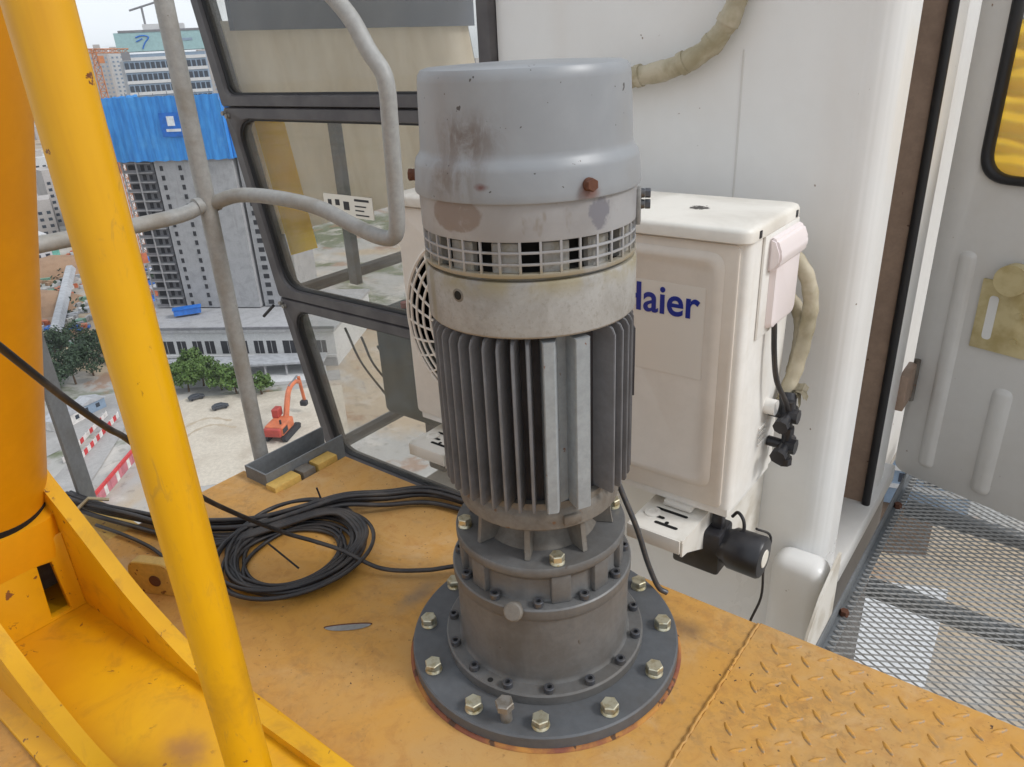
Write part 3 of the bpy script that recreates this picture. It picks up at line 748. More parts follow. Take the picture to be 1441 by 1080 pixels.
def build_ac_extras():
    # tape wrapped pipe loop at the side of the unit
    pts = smooth_pts([(.110, .662, .56), (.146, .655, .550), (.182, .648, .515), (.199, .645, .462), (.199, .638, .405), (.193, .625, .335), (.186, .606, .285), (.184, .592, .262)], 7)
    h = thing('insulated_pipe', 'tape wrapped pipe bending down beside the air conditioner to its valves', 'pipe')
    obj('wrapped_pipe', tube(pts, lambda t: .0150 + .0009 * math.sin(t * 70), 16), 'tape_hose', h, 60)
    pts = smooth_pts([(.10, .675, .47), (.150, .668, .455), (.178, .660, .42), (.186, .648, .37), (.184, .630, .31)], 6)
    obj('inner_pipe', tube(pts, lambda t: .0135 + .0006 * math.sin(t * 60), 14), 'tape_hose', h, 60)
    bm = bmesh.new()
    for i in range(9):                             # frayed tape ends
        a = i * .7; s = Vector((.196, .606, .292)); e = s + Vector((.018 + .012 * math.cos(a), .012 * math.sin(a), -.020 + .016 * math.sin(a * 2.3))); w = Vector((0, .008, .004))
        mid = (s + e) / 2 + Vector((.006, 0, .006))
        v = [bm.verts.new(p) for p in (s - w, s + w, mid + w, mid - w, e + w * .8, e - w * .6)]
        bm.faces.new((v[0], v[1], v[2], v[3])); bm.faces.new((v[3], v[2], v[4], v[5]))
    bmesh.ops.solidify(bm, geom=bm.faces[:], thickness=.0008)
    obj('frayed_tape', bm, 'tape_hose', h, 50)
    obj('pipe_end', tube([(.190, .598, .278), (.196, .580, .252), (.200, .573, .236)], .0175, 14), 'black_plastic', h, 50)
    # wall pipe: wrapped in tape, segments with visible wraps
    pts = smooth_pts([(-.36, .70, .852), (-.25, .703, .868), (-.155, .705, .884), (-.080, .708, .915), (-.037, .71, .962), (-.016, .712, 1.02), (-.004, .716, 1.12), (-.002, .72, 1.25)], 10)
    w = thing('wall_pipe', 'beige tape wrapped pipe curving up the cab wall above the motor', 'pipe')
    obj('wrapped_pipe', tube(pts, lambda t: .0205 + .0012 * math.sin(t * 55) + .0006 * math.sin(t * 170), 18), 'tape_hose', w, 60)
    for q in (13, 24, 33, 41, 52):
        p = pts[q]; d = (pts[q + 1] - pts[q - 1]).normalized()
        obj('tape_edge', tube([p - d * .006, p + d * .006 + Vector((0, 0, .001))], .0230, 18), 'tape_hose', w, 50)
    # power cord from the cover
    tag(obj('power_cord', tube(smooth_pts([(.180, .498, .458), (.184, .502, .40), (.190, .515, .34), (.203, .540, .29), (.204, .560, .262)], 6), .0052, 10), 'cable_black', None, 60), 'short black cord hanging from the pink valve cover', 'cord')
    # black horn below the unit
    hn = thing('warning_horn', 'black plastic horn hanging below the air conditioner with a pale end disc', 'horn')
    bm = bmesh.new()
    lathe_into(bm, [(.030, 0), (.034, .004), (.034, .075), (.038, .085), (.043, .092), (.0435, .150), (.040, .155), (.028, .156)], 40, mat=Matrix.Translation((.074, .430, -.006)) @ Matrix.Rotation(R(90), 4, 'Y'))
    obj('driver', bm, 'black_plastic', hn, 40)
    bm = boxr(.048, .150, .396, .466, -.066, .034, .008); obj('case', bm, 'black_plastic', hn, 40)
    obj('end_disc', lathe([(.019, 0), (.018, .0015)], 28), 'paper', hn, loc=(.2305, .430, -.006), rot=(0, R(90), 0))
    obj('mounting_strap', boxr(.120, .142, .420, .440, .030, .066, .002), 'black_plastic', hn)
    tag(obj('horn_wire', tube(smooth_pts([(.150, .455, .050), (.163, .448, .068), (.178, .440, .060), (.182, .436, .040), (.176, .432, .034)], 6), .0035, 8), 'cable_black', None, 60), 'thin dark wire looping from the bracket into the black horn', 'wire')
    tag(obj('drop_wire', tube(smooth_pts([(.205, .44, .05), (.226, .47, .02), (.222, .46, -.05), (.226, .45, -.12), (.214, .42, -.2), (.215, .42, -.4)], 6), .0026, 8), 'cable_black', None, 60), 'thin black wire hanging from the horn behind the deck edge', 'wire')
build_ac_extras()

# ------------------------------------------------------------------ operator's cab
WY = .74
def build_cab():
    cab = thing('operator_cab', "white steel crane operator's cab with dark framed windows behind the deck", 'cab')
    # rear wall and the rounded corner towards the door opening
    bm = bmesh.new()
    cr = .06; xw = .270
    fl = lambda i: -.00035 * max(0, math.sin(i / 48 * math.pi * 7)) ** 2
    prof = [(-.622, WY), (.21, WY)] + [(.21 + (cr + fl(i)) * math.sin(t), WY + cr - (cr + fl(i)) * math.cos(t)) for i, t in [(i, R(90) * i / 48) for i in range(1, 49)]] + [(xw, .868)]
    inn = [(-.622, WY + .045), (.19, WY + .045), (.225, WY + .075), (.225, .868)]
    loop = [Vector(p) for p in prof + inn[::-1]]
    loft_into(bm, [[(p.x, p.y, -1.2) for p in loop], [(p.x, p.y, 1.52) for p in loop]], True, True)
    wall = obj('wall', bm, 'cab_white', cab, 60)
    for sx in (-.011,): obj('wall_seam', boxr(sx - .002, sx + .002, WY - .0015, WY + .001, -.3, .915, .0006, 1), 'cab_grey', wall)
    # door posts
    obj('door_post', boxr(.222, .272, 1.205, 1.365, -.32, 1.52, .006), 'cab_white', cab)
    obj('door_jamb', boxr(.05, .2705, 1.190, 1.2045, -.30, 1.50, .002), 'jamb_brown', cab)
    obj('door_seal', tube([(.268, 1.186, -.29), (.268, 1.186, 1.50)], .011, 10), 'rubber', cab, 60)
    obj('door_sill', boxr(.19, .288, .870, 1.46, -.345, -.285, .008), 'cab_grey', cab)
    obj('sill_apron', boxr(.20, .272, .870, 1.46, -1.2, -.346), 'frame_dark', cab)
    bm = boxr(.268, .292, 1.355, 1.475, -.06, .05, .004); obj('hinge', bm, 'jamb_brown', cab)
    obj('hinge_pin', tube([(.290, 1.472, -.07), (.290, 1.472, .06)], .009, 12), 'grimy_cast', cab, 40)
    # foot of the corner and its white gusset
    obj('corner_foot', boxr(.176, .300, .650, .7385, -.9, -.165, .034, 5), 'cab_white', cab, 60)
    bm = bmesh.new(); pr = [(.480, -.62), (.738, -.62), (.738, -.152), (.720, -.150), (.600, -.185), (.530, -.240), (.490, -.330)]
    loft_into(bm, [[(.3050, y, z) for y, z in pr], [(.3110, y, z) for y, z in pr]], True, True); obj('gusset', bm, 'bracket_white', cab)
    # shell
    fx = lambda z: -1.53 - (z + .466) * .225 if z < .155 else -1.67 - (z - .155) * .195
    bm = bmesh.new(); boxr_into(bm, -1.12, .218, .79, 2.10, -.52, -.475); obj('floor', bm, 'floor_dark', cab)
    obj('roof', boxr(-1.98, .30, .70, 2.16, 1.53, 1.58), 'cab_white', cab)
    bm = bmesh.new(); boxr_into(bm, -1.1, .22, 2.06, 2.10, -.474, .10); boxr_into(bm, -.9, .22, 2.06, 2.10, .1015, 1.529); obj('far_wall', bm, 'blind', cab)
    obj('back_wall', boxr(.17, .2205, 1.367, 2.05, -.474, 1.529), 'cab_grey', cab)
    obj('lower_skirt', boxr(-1.50, -.623, WY + .012, WY + .05, -1.1, -.468), 'frame_dark', cab)
    # side windows: three framed panes, raked leading edge
    bands = [(-.466, .154, 'low'), (.156, .799, 'mid'), (.801, 1.52, 'top')]
    for za, zb, nm in bands:
        w = .036; wl = .045
        out = rpoly([(fx(za), za), (-.625, za), (-.625, zb), (fx(zb), zb)], [.03 if nm == 'low' else .006, .004, .004, .006], 7)
        inn = rpoly([(fx(za) + wl, za + w), (-.625 - .045, za + w), (-.625 - .045, zb - w), (fx(zb) + wl, zb - w)], [.10 if nm != 'top' else .04, .05, .05, .085 if nm != 'top' else .04], 7)
        bm = bmesh.new(); ring_into(bm, out, inn, WY - .022, WY + .030, .007)
        fr = obj('window_frame', bm, 'frame_dark', cab, 40)
        inn2 = rpoly([(fx(za) + wl + .006, za + w + .006), (-.625 - .051, za + w + .006), (-.625 - .051, zb - w - .006), (fx(zb) + wl + .006, zb - w - .006)], [.097 if nm != 'top' else .04, .047, .047, .082 if nm != 'top' else .04], 7)
        inn1 = [Vector(a) * 1.0 for a in inn]
        bm = bmesh.new(); ring_into(bm, [p + (p - q).normalized() * .002 for p, q in zip(inn1, inn2)], inn2, WY - .010, WY + .012, .002); obj('seal', bm, 'rubber', fr, 40)
        bm = bmesh.new(); loft_into(bm, [[(p.x, WY, p.y) for p in inn], [(p.x, WY + .005, p.y) for p in inn]], True, True)
        obj('pane', bm, 'glass', fr, None)
        if nm != 'top':
            for dx in (.012, .030):
                b = hexbolt_mesh('frame_bolt', .008, .006); b.materials.append(MATS['bolt_dull'])
                mesh_obj('frame_bolt', b, None, fr, (fx(zb) + dx, WY - .022, zb - .012 - dx * .5), (R(90), 0, 0))
    # upright of the far window seen through the middle pane, front wind screen frame
    obj('far_mullion', boxr(-1.605, -1.560, .995, 1.025, .14, .80, .004), 'steel_grey', cab)
    bm = bmesh.new()
    for yy in (.79, 2.04): 
        pr = [(fx(-.466), -.466), (fx(.155), .155), (fx(1.52), 1.52)]
        for (xa, za), (xb, zb) in zip(pr, pr[1:]): tube_into(bm, [(xa, yy, za), (xb, yy, zb)], .022, 8)
    for zz in (-.44, .155, 1.50): tube_into(bm, [(fx(zz), .79, zz), (fx(zz), 2.04, zz)], .024, 8)
    obj('front_frame', bm, 'frame_dark', cab, 40)
    bm = bmesh.new()
    for za, zb in ((-.44, .150), (.160, 1.50)):
        v = [bm.verts.new(p) for p in ((fx(za), .80, za), (fx(za), 2.03, za), (fx(zb), 2.03, zb), (fx(zb), .80, zb))]; bm.faces.new(v)
    bmesh.ops.solidify(bm, geom=bm.faces[:], thickness=.005); obj('windscreen', bm, 'glass', cab, None)
    obj('sun_visor', boxr(-1.790, -1.765, .80, 2.03, 1.030, 1.50), 'visor', cab)
    # wiper arm, notice on the glass
    obj('wiper', tube([(-1.70, WY - .03, .120), (-1.765, WY - .035, .07)], .006, 8), 'rubber', cab)
    # ---- door, swung open beyond the opening
    P0 = Vector((.300, 1.500, 0)); ang = math.atan2(-.304, .953)
    dr = bpy.data.objects.new('door', None); dr.location = P0; dr.rotation_euler = (0, 0, ang); link(dr, cab); dr['label'] = 'open white cab door with a black sealed window and yellow curtain'
    W_, zb, zt = .70, -.322, 1.50
    out = rpoly([(-.022, zb), (W_, zb), (W_, zt), (-.022, zt)], .040, 8)
    op = rpoly([(.058, .575), (W_ - .11, .575), (W_ - .11, 1.40), (.058, 1.40)], .075, 8)
    bm = bmesh.new(); ring_into(bm, out, op, -.020, .020, .012); obj('leaf', bm, 'cab_grey', dr, 50)
    bm = bmesh.new(); ring_into(bm, [p * 1.0 for p in rpoly([(.052, .569), (W_ - .104, .569), (W_ - .104, 1.406), (.052, 1.406)], .080, 8)], rpoly([(.074, .589), (W_ - .126, .589), (W_ - .126, 1.384), (.074, 1.384)], .062, 8), -.028, .0, .006); obj('window_seal', bm, 'rubber', dr, 50)
    bm = bmesh.new(); lp = rpoly([(.066, .582), (W_ - .118, .582), (W_ - .118, 1.392), (.066, 1.392)], .068, 8); loft_into(bm, [[(p.x, -.010, p.y) for p in lp], [(p.x, -.005, p.y) for p in lp]], True, True); obj('window_pane', bm, 'glass', dr, None)
    # curtain gathered behind the pane: folded sheet
    bm = bmesh.new(); nx, nz = 40, 90; grid = []
    for j in range(nz + 1):
        z = .565 + .375 * j / nz; row = []
        for i in range(nx + 1):
            x = .055 + (W_ - .17) * i / nx
            fold = .012 * math.sin(z * 125 + 1.2 * math.sin(x * 9) + x * 6) + .010 * math.sin(z * 60 + x * 23) + .004 * math.sin(x * 70 + z * 40)
            row.append(bm.verts.new((x, .026 + fold, z + .004 * math.sin(x * 14))))
        grid.append(row)
    for j in range(nz):
        for i in range(nx): bm.faces.new((grid[j][i], grid[j][i + 1], grid[j + 1][i + 1], grid[j + 1][i]))
    obj('curtain', bm, 'curtain', dr, 80)
    # pressed ribs
    for s0, za, zb2, wd in ((.060, -.270, .392, .046), (.215, -.36, .045, .052), (.40, -.27, .39, .05)):
        zb3 = max(za, -.285)
        F4 = lambda lp, y: [(p.x, y, p.y) for p in lp]
        c = s0 + wd / 2 - .01
        bm = bmesh.new(); loft_into(bm, [F4(rrect(c - wd / 2, c + wd / 2, zb3, zb2, wd * .45, 5), -.0195), F4(rrect(c - wd * .36, c + wd * .36, zb3 + wd * .15, zb2 - wd * .15, wd * .34, 5), -.027), F4(rrect(c - wd * .15, c + wd * .15, zb3 + wd * .35, zb2 - wd * .35, wd * .14, 5), -.0295)], False, True)
        obj('pressed_rib', bm, 'cab_grey', dr, 70)
    lk = obj('lock_plate', boxr(.124, .262, -.0285, -.0205, .140, .330, .002), 'brass', dr)
    bm = bmesh.new(); tube_into(bm, [(.200, -.028, .345), (.200, -.060, .345)], .040, 24); obj('lock_barrel', bm, 'brass', lk, 40)
    lp2 = rrect(.150, .173, .170, .290, .011, 5); bm = bmesh.new(); loft_into(bm, [[(p.x, -.0288, p.y) for p in lp2], [(p.x, -.0292, p.y) for p in lp2]], False, True); obj('lock_slot', bm, 'cab_white', lk)
    for zz in (.18, .25): obj('lock_screw', tube([(.228, -.028, zz), (.228, -.032, zz)], .009, 14), 'brass', lk, 40)
build_cab()

def build_cab_inside():
    bl = bmesh.new(); pr = [(-1.681, .370), (-1.671, .370), (-1.803, 1.060), (-1.813, 1.060)]
    loft_into(bl, [[(x, .785, z) for x, z in pr], [(x, 2.02, z) for x, z in pr]], True, True)
    tag(obj('sun_blind', bl, 'blind', None), 'beige blind board hung inside the front of the cab behind glass', 'blind')
    bm = bmesh.new(); n = 60; A = []; B = []
    for i in range(n + 1):
        t = i / n; y = .775 + .12 * t; x = -1.650 + .012
        A.append(bm.verts.new((x + .005, y, .30))); B.append(bm.verts.new((x - .075, y, .76)))
    for i in range(n): bm.faces.new((A[i], A[i + 1], B[i + 1], B[i]))
    tag(obj('yellow_curtain', bm, 'curtain', None, 60), 'yellow curtain gathered at the front corner inside the cab', 'curtain')
    tag(obj('notice_sheet', boxr(-1.355, -1.130, WY - .0045, WY - .0015, .478, .545), 'paper', None), 'white notice sheet stuck on the middle cab window', 'notice')
    o = bpy.data.objects['notice_sheet']
    for (xa, xb, za, zb) in ((-1.21, -1.145, .530, .537), (-1.335, -1.318, .505, .528), (-1.30, -1.28, .512, .530), (-1.262, -1.236, .500, .526), (-1.21, -1.16, .513, .517), (-1.21, -1.17, .500, .504), (-1.335, -1.31, .485, .494), (-1.29, -1.255, .484, .492), (-1.21, -1.15, .486, .490)):
        obj('printed_mark', boxr(xa, xb, WY - .0052, WY - .0046, za, zb), 'black_ink', o)
    s = thing('operator_chair', 'dark operator chair inside the cab seen through the lower windows', 'chair', (-.98, 1.28, -.474), R(160))
    bm = bmesh.new(); box_into(bm, (0, 0, .44), (.46, .48, .12), .04, 3); obj('cushion', bm, 'seat_dark', s)
    bm = bmesh.new(); box_into(bm, (-.26, 0, .76), (.12, .46, .66), .045, 3, (0, R(-8), 0)); obj('backrest', bm, 'seat_dark', s)
    bm = bmesh.new(); lathe_into(bm, [(.16, .0), (.15, .03), (.06, .06), (.06, .37)], 24); obj('pedestal', bm, 'frame_dark', s)
    for q in (-1, 1): 
        bm = bmesh.new(); box_into(bm, (-.02, q * .30, .64), (.36, .08, .06), .02); box_into(bm, (-.16, q * .30, .5), (.05, .05, .26), .01); obj('armrest', bm, 'black_plastic', s)
    c = thing('control_console', 'grey green control console box inside the cab beside the seat', 'console', (-1.12, .93, -.474))
    bm = bmesh.new(); box_into(bm, (0, 0, .40), (.42, .16, .40), .02); obj('housing', bm, 'seat_dark', c)
    bm = bmesh.new(); box_into(bm, (0, 0, .10), (.08, .10, .20), .01); obj('stand', bm, 'frame_dark', c)
    for q in range(3): obj('push_button', tube([(-.12 + .1 * q, 0, .60), (-.12 + .1 * q, 0, .618)], .018, 14), ('machine_red', 'bolt_dull', 'bolt_dull')[q], c)
    bm = bmesh.new(); tube_into(bm, [(.10, 0, .60), (.12, 0, .74)], .012, 10); lathe_into(bm, [(.012, .735), (.03, .75), (.032, .775), (.012, .79)], 16, mat=Matrix.Translation((.12, 0, 0))); obj('joystick', bm, 'rubber', c)
    # loose wires across the cab floor
    for i in range(6):
        x = -1.50 + .06 * i; p = [(x, .86 + .02 * i, .02 - .03 * i), (x - .06 + rnd.uniform(-.05, .05), 1.0, -.2), (x + rnd.uniform(-.1, .06), 1.1, -.40), (x - .2 + rnd.uniform(-.1, .1), 1.25, -.462)]
        tag(obj('loose_wire', tube(smooth_pts(p, 7), .005, 6), 'cable_black', None, 60), ['leftmost', 'second', 'third', 'fourth', 'fifth', 'rightmost'][i] + ' of the thin loose wires drooping behind the lowest cab pane', 'wire', 'loose wires inside the cab')
build_cab_inside()

# ------------------------------------------------------------------ walkway of expanded metal beside the cab
def build_walkway():
    wk = thing('mesh_walkway', 'grey expanded metal walkway floor in front of the open cab door', 'walkway')
    z = -.37; LX, LY, sw = .0180, .0105, .0017
    x0, x1, y0, y1 = .325, 1.25, .235, 1.85
    bm = bmesh.new()
    ny = int((y1 - y0) / (2 * LY)); nx = int((x1 - x0) / LX)
    # each strand is a zigzag ribbon running along X, touching its neighbours at the knuckles
    for j in range(ny):
        yc = y0 + (2 * j + 1) * LY
        xe = x1 if yc < .9 else x1
        for sgn in (1, -1):
            prev = None
            for i in range(nx + 1):
                x = x0 + i * LX
                y = yc + sgn * (LY - sw * .5 if i % 2 else .0 + sw * .4)
                if j % 2: pass
                q = [bm.verts.new((x, y - sw, z - .0012)), bm.verts.new((x, y + sw, z + .0014)), bm.verts.new((x, y + sw * .9, z - .0010))]
                if prev:
                    bm.faces.new((prev[0], q[0], q[1], prev[1])); bm.faces.new((prev[1], q[1], q[2], prev[2])); bm.faces.new((prev[2], q[2], q[0], prev[0]))
                prev = q
    me = bpy.data.meshes.new('expanded_metal'); bm.to_mesh(me); bm.free()
    mesh_obj('expanded_metal', me, 'galv', wk)
    obj('edge_angle', boxr(.312, .340, .20, 1.90, -.376, -.3725, .001), 'steel_grey', wk)
    obj('edge_upstand', boxr(.3112, .3155, .20, 1.90, -.3724, -.330, .001), 'steel_grey', wk)
    for i, yy in enumerate((.55, .98, 1.42)): obj('cross_bar', boxr(.341, 1.25, yy - .02, yy + .02, -.420, -.382, .002), 'steel_grey', wk)
    obj('outer_angle', boxr(1.23, 1.27, .20, 1.90, -.42, -.374, .001), 'steel_grey', wk)
    hb = hexbolt_mesh('edge_bolt', .011, .009); hb.materials.append(MATS['rust'])
    for yy in (.80, 1.36): mesh_obj('edge_bolt', hb, None, wk, (.327, yy, -.3725))
build_walkway()

# ------------------------------------------------------------------ guard rail, posts, yellow steelwork
def build_rails():
    g = thing('guard_rail', 'grey painted tube guard rail with welded corner post at the deck edge', 'guard rail')
    px, py = -.976, .114
    obj('post', tube([(px, py, -.05), (px, py, 1.6)], .0192, 20), 'rail_grey', g, 50)
    pts = smooth_pts([(px + .01, py + .012, .655), (-.90, .150, .672), (-.78, .165, .672), (-.66, .172, .660), (-.57, .182, .630), (-.515, .192, .612), (-.482, .20, .612), (-.466, .20, .640), (-.460, .20, .72), (-.455, .20, .83), (-.453, .20, .880), (-.460, .20, .912), (-.488, .198, .948), (-.53, .196, 1.010), (-.62, .192, 1.09), (-.74, .19, 1.20)], 7)
    obj('bent_rail', tube(pts, .0158, 18), 'rail_grey', g, 60)
    pts = smooth_pts([(px, py - .012, .652), (px, .02, .640), (px, -.25, .642), (px, -.6, .645), (px, -1.3, .645)], 6)
    obj('side_rail', tube(pts, .0160, 18), 'rail_grey', g, 60)
    for ya, yb in ((.016, .026), (-.030, -.016)): obj('weld_collar', tube([(px, py + ya, .652), (px, py + yb, .653)], .0185, 16), 'rail_grey', g, 50)
    obj('flat_post', box((-1.155, -.246, .38), (.008, .052, .95), .001, 1, (0, 0, R(35))), 'steel_grey', g)
    obj('flat_foot', boxr(-1.20, -.94, -.285, -.215, -.07, -.016, .003), 'old_yellow', g)
    # channel with bolted wedge blocks in the deck corner
    c = thing('corner_channel', 'grey steel channel stub beside the post at the deck corner', 'channel')
    bm = bmesh.new()
    boxr_into(bm, -.925, -.9205, .035, .275, -.06, .034); boxr_into(bm, -.8445, -.840, .035, .275, -.06, .034); boxr_into(bm, -.9203, -.8447, .035, .275, -.060, -.050)
    boxr_into(bm, -.9203, -.8447, .0352, .0400, -.0498, .0335)
    obj('channel', bm, 'steel_grey', c)
    for (ya, yb, mt) in ((.028, .105, 'old_yellow'), (.112, .150, 'grimy_cast'), (.158, .220, 'old_yellow')):
        obj('wedge_block', boxr(-.838, -.800, ya, yb, -.03, .014, .003), mt, c)
    # vertical yellow post close to the lens
    p = thing('yellow_post', 'upright glossy yellow tube standing in the leg foot at the left', 'post', (-.125, -.493, 0))
    obj('tube', tube([(0, 0, .012), (0, 0, .5), (0, 0, 1.0), (0, 0, 1.5)], .0272, 40), 'yellow_paint', p, 60)
    obj('foot_weld', lathe([(.034, .0125), (.031, .018), (.027, .021)], 32), 'yellow_worn', p, 60)
    # yellow crane leg with its foot of two curved cheek plates
    f = thing('crane_leg', 'big leaning yellow tube leg with curved cheek plates at its foot', 'crane leg')
    curve = [(-1.08, .40), (-.95, .36), (-.84, .305), (-.80, .272), (-.745, .235), (-.675, .185), (-.62, .145), (-.565, .110), (-.51, .083), (-.461, .062), (-.41, .044), (-.36, .034), (-.25, .030), (-.14, .030), (-.06, .030), (-.055, .028)]
    cv = smooth_pts([(x, 0, z) for x, z in curve], 3)
    for ya, yb in ((-.418, -.392), (-.608, -.582)):
        lo = [(p.x, p.z) for p in cv]; pr = lo + [(-.055, .0125), (-1.08, .0125)]
        bm = bmesh.new(); skew = lambda x: .03 * (x + .43) * (1 if ya > -.5 else 1)
        loft_into(bm, [[(x, ya + skew(x) * 1.0, z) for x, z in pr], [(x, yb + skew(x) * 1.0, z) for x, z in pr]], True, True)
        es = [e for e in bm.edges if len(e.link_faces) == 2 and e.calc_face_angle(0) > R(60)]
        bmesh.ops.bevel(bm, geom=es, offset=.0022, segments=2, affect='EDGES')
        obj('cheek_plate', bm, 'yellow_worn', f, 40)
    obj('base_plate', boxr(-1.1, -.05, -.640, -.372, .0015, .0122, .002), 'yellow_worn', f)
    bm = bmesh.new(); a, b = Vector((-.86, -.50, .262)), Vector((-.60, -.45, .87)); d = (b - a)
    tube_into(bm, [a, a + d * .5, a + d, a + d * 1.8], .100, 64); leg = obj('leg_tube', bm, 'leg_shaded_orange', f, 60)
    obj('leg_seam', tube([a - d.normalized() * .012, a + d.normalized() * .003], .1016, 64), 'black_hole', f, 60)
    lp = rpoly([(-.98, -.580), (-.768, -.580), (-.768, -.420), (-.98, -.420)], .035, 6); bm = bmesh.new(); loft_into(bm, [[(p.x, p.y, .135) for p in lp], [(p.x + (-.86 - p.x) * -.02, p.y, .250 + (p.x + .86) * -.42) for p in lp]], True, True); obj('leg_socket', bm, 'leg_shaded_orange', f, 40)
    bm = bmesh.new(); ring_into(bm, [Vector(p) for p in ((-.077, .0125), (.077, .0125), (.077, .175), (-.077, .175))], [Vector(p) for p in ((.016, .020), (.050, .020), (.046, .128), (.022, .132))], -.0075, .0075, .002)
    obj('closing_web', bm, 'yellow_worn', f, loc=(-.7760, -.5045, 0), rot=(0, 0, R(90)))
    bm = bmesh.new(); boxr_into(bm, -.89, -.88, -.575, -.43, .0125, .133); obj('inner_diaphragm', bm, 'grimy_cast', f)
    # lifting lug welded on the deck
    lg = thing('deck_lug', 'small yellow plate lug with a rusty hole behind the curved cheek', 'lug', (-.700, -.322, 0), R(25))
    prof = rpoly([(-.055, .0), (.055, .0), (.046, .075), (-.046, .075)], [.002, .002, .026, .026], 6)
    bm = bmesh.new(); plate_into(bm, prof, -.011, .011, .002); obj('lug_plate', bm, 'old_yellow', lg)
    bm = bmesh.new(); tube_into(bm, [(0.008, -.0125, .034), (0.008, .0125, .034)], .0125, 20); obj('lug_hole', bm, 'rust', lg, 40)
build_rails()

# ------------------------------------------------------------------ cables
def build_cables():
    cc = thing('cable_coil', 'coil of black cable lying on the deck left of the motor', 'cable coil')
    C0 = Vector((-.560, -.105)); r2 = random.Random(3)
    for i in range(15):
        rr = .100 + .052 * ((i * 4) % 15) / 14; dx, dy = r2.uniform(-.016, .016), r2.uniform(-.016, .016)
        ph = r2.uniform(0, 6.28); zb = .0055 + .0065 * (i % 4)
        pts = []
        for q in range(64):
            t = 2 * math.pi * q / 64; e = rr * (1 + .05 * math.sin(2 * t + ph) + .02 * math.sin(3 * t + ph * 2))
            pts.append((C0.x + dx + e * math.cos(t), C0.y + dy + e * math.sin(t), zb + .0028 * math.sin(t * 2 + ph) + .003))
        obj('cable_loop', tube(pts, .0042, 8, closed=True), 'cable_black', cc, 60)
    for (p, q) in (((-.50, -.135, .02), (-.575, -.145, .055)), ((-.62, .03, .03), (-.632, .028, .075)), ((-.47, -.06, .03), (-.50, -.02, .045))):
        obj('cable_tie', tube([p, q], .0022, 6), 'rubber', cc)
    # bundle that passes the coil from the left rail to behind the motor
    cb = thing('cable_bundle', 'bundle of black cables running along the deck behind the coil to the motor', 'cable bundle')
    base = [(-1.15, -.29, .03), (-1.06, -.262, .02), (-.97, -.228, .013), (-.86, -.195, .012), (-.77, -.145, .012), (-.70, -.085, .014), (-.64, -.012, .026), (-.585, .060, .036), (-.53, .135, .022), (-.47, .21, .014), (-.36, .232, .014), (-.22, .228, .014), (-.08, .215, .014)]
    for i in range(7):
        o1, o2 = (i - 3) * .0085, (i % 3) * .0085
        ph = r2.uniform(0, 6)
        pts = []
        for q, (x, y, z) in enumerate(base):
            k = .8 + .4 * math.sin(q * .9 + ph); pts.append((x + o1 * .55 * k, min(y - o1 * .75 * k, .233), z + o2 + .002 * math.sin(q * 1.3 + ph)))
        obj('cable', tube(smooth_pts(pts, 6), .0054, 8), 'cable_black', cb, 60)
    obj('cable_tie', tube([(-1.09, -.295, .03), (-1.075, -.27, .052), (-1.06, -.235, .035)], .004, 6), 'tape_hose', cb)
    # tails joining the bundle and the coil
    for i in range(4):
        pts = [(-.90 + .01 * i, -.205 - .008 * i, .012), (-.80, -.175 - .012 * i, .013), (-.715, -.150 - .012 * i, .018), (-.665 + .006 * i, -.080, .026), (-.62 + .008 * i, -.005, .036), (-.55, .040 - .006 * i, .036), (-.47, .02 - .008 * i, .03), (-.425 - .008 * i, -.06, .02)]
        obj('cable_tail', tube(smooth_pts(pts, 7), .0050, 8), 'cable_black', cc, 60)
    # single cable slung from the leg to the motor
    pts = smooth_pts([(-.06, -.66, .80), (-.18, -.605, .742), (-.258, -.565, .690), (-.310, -.505, .594), (-.365, -.450, .515), (-.430, -.40, .450), (-.495, -.305, .295), (-.530, -.22, .187), (-.534, -.13, .089), (-.505, -.088, .055), (-.450, -.062, .038), (-.365, -.040, .017), (-.29, .005, .016), (-.235, .05, .022), (-.16, .09, .03)], 9)
    tag(obj('single_cable', tube(pts, .0044, 10), 'cable_black', None, 60), 'single black cable slung from the yellow leg across the coil to the motor', 'cable')
    pts = smooth_pts([(.03, .128, .40), (.045, .145, .30), (.062, .152, .243), (.088, .162, .17), (.100, .185, .085), (.112, .205, .025), (.125, .215, .010)], 7)
    tag(obj('grey_cable', tube(pts, .0050, 10), 'screw_dark', None, 60), 'grey cable dropping from the motor to the deck on its right', 'cable')
    pts = smooth_pts([(-1.02, -.29, .012), (-.93, -.272, .010), (-.84, -.262, .009), (-.74, -.262, .008), (-.70, -.225, .01)], 7)
    tag(obj('thin_cable', tube(pts, .0040, 8), 'cable_black', None, 60), 'thin black cable lying on the deck beside the yellow lug', 'cable')
build_cables()

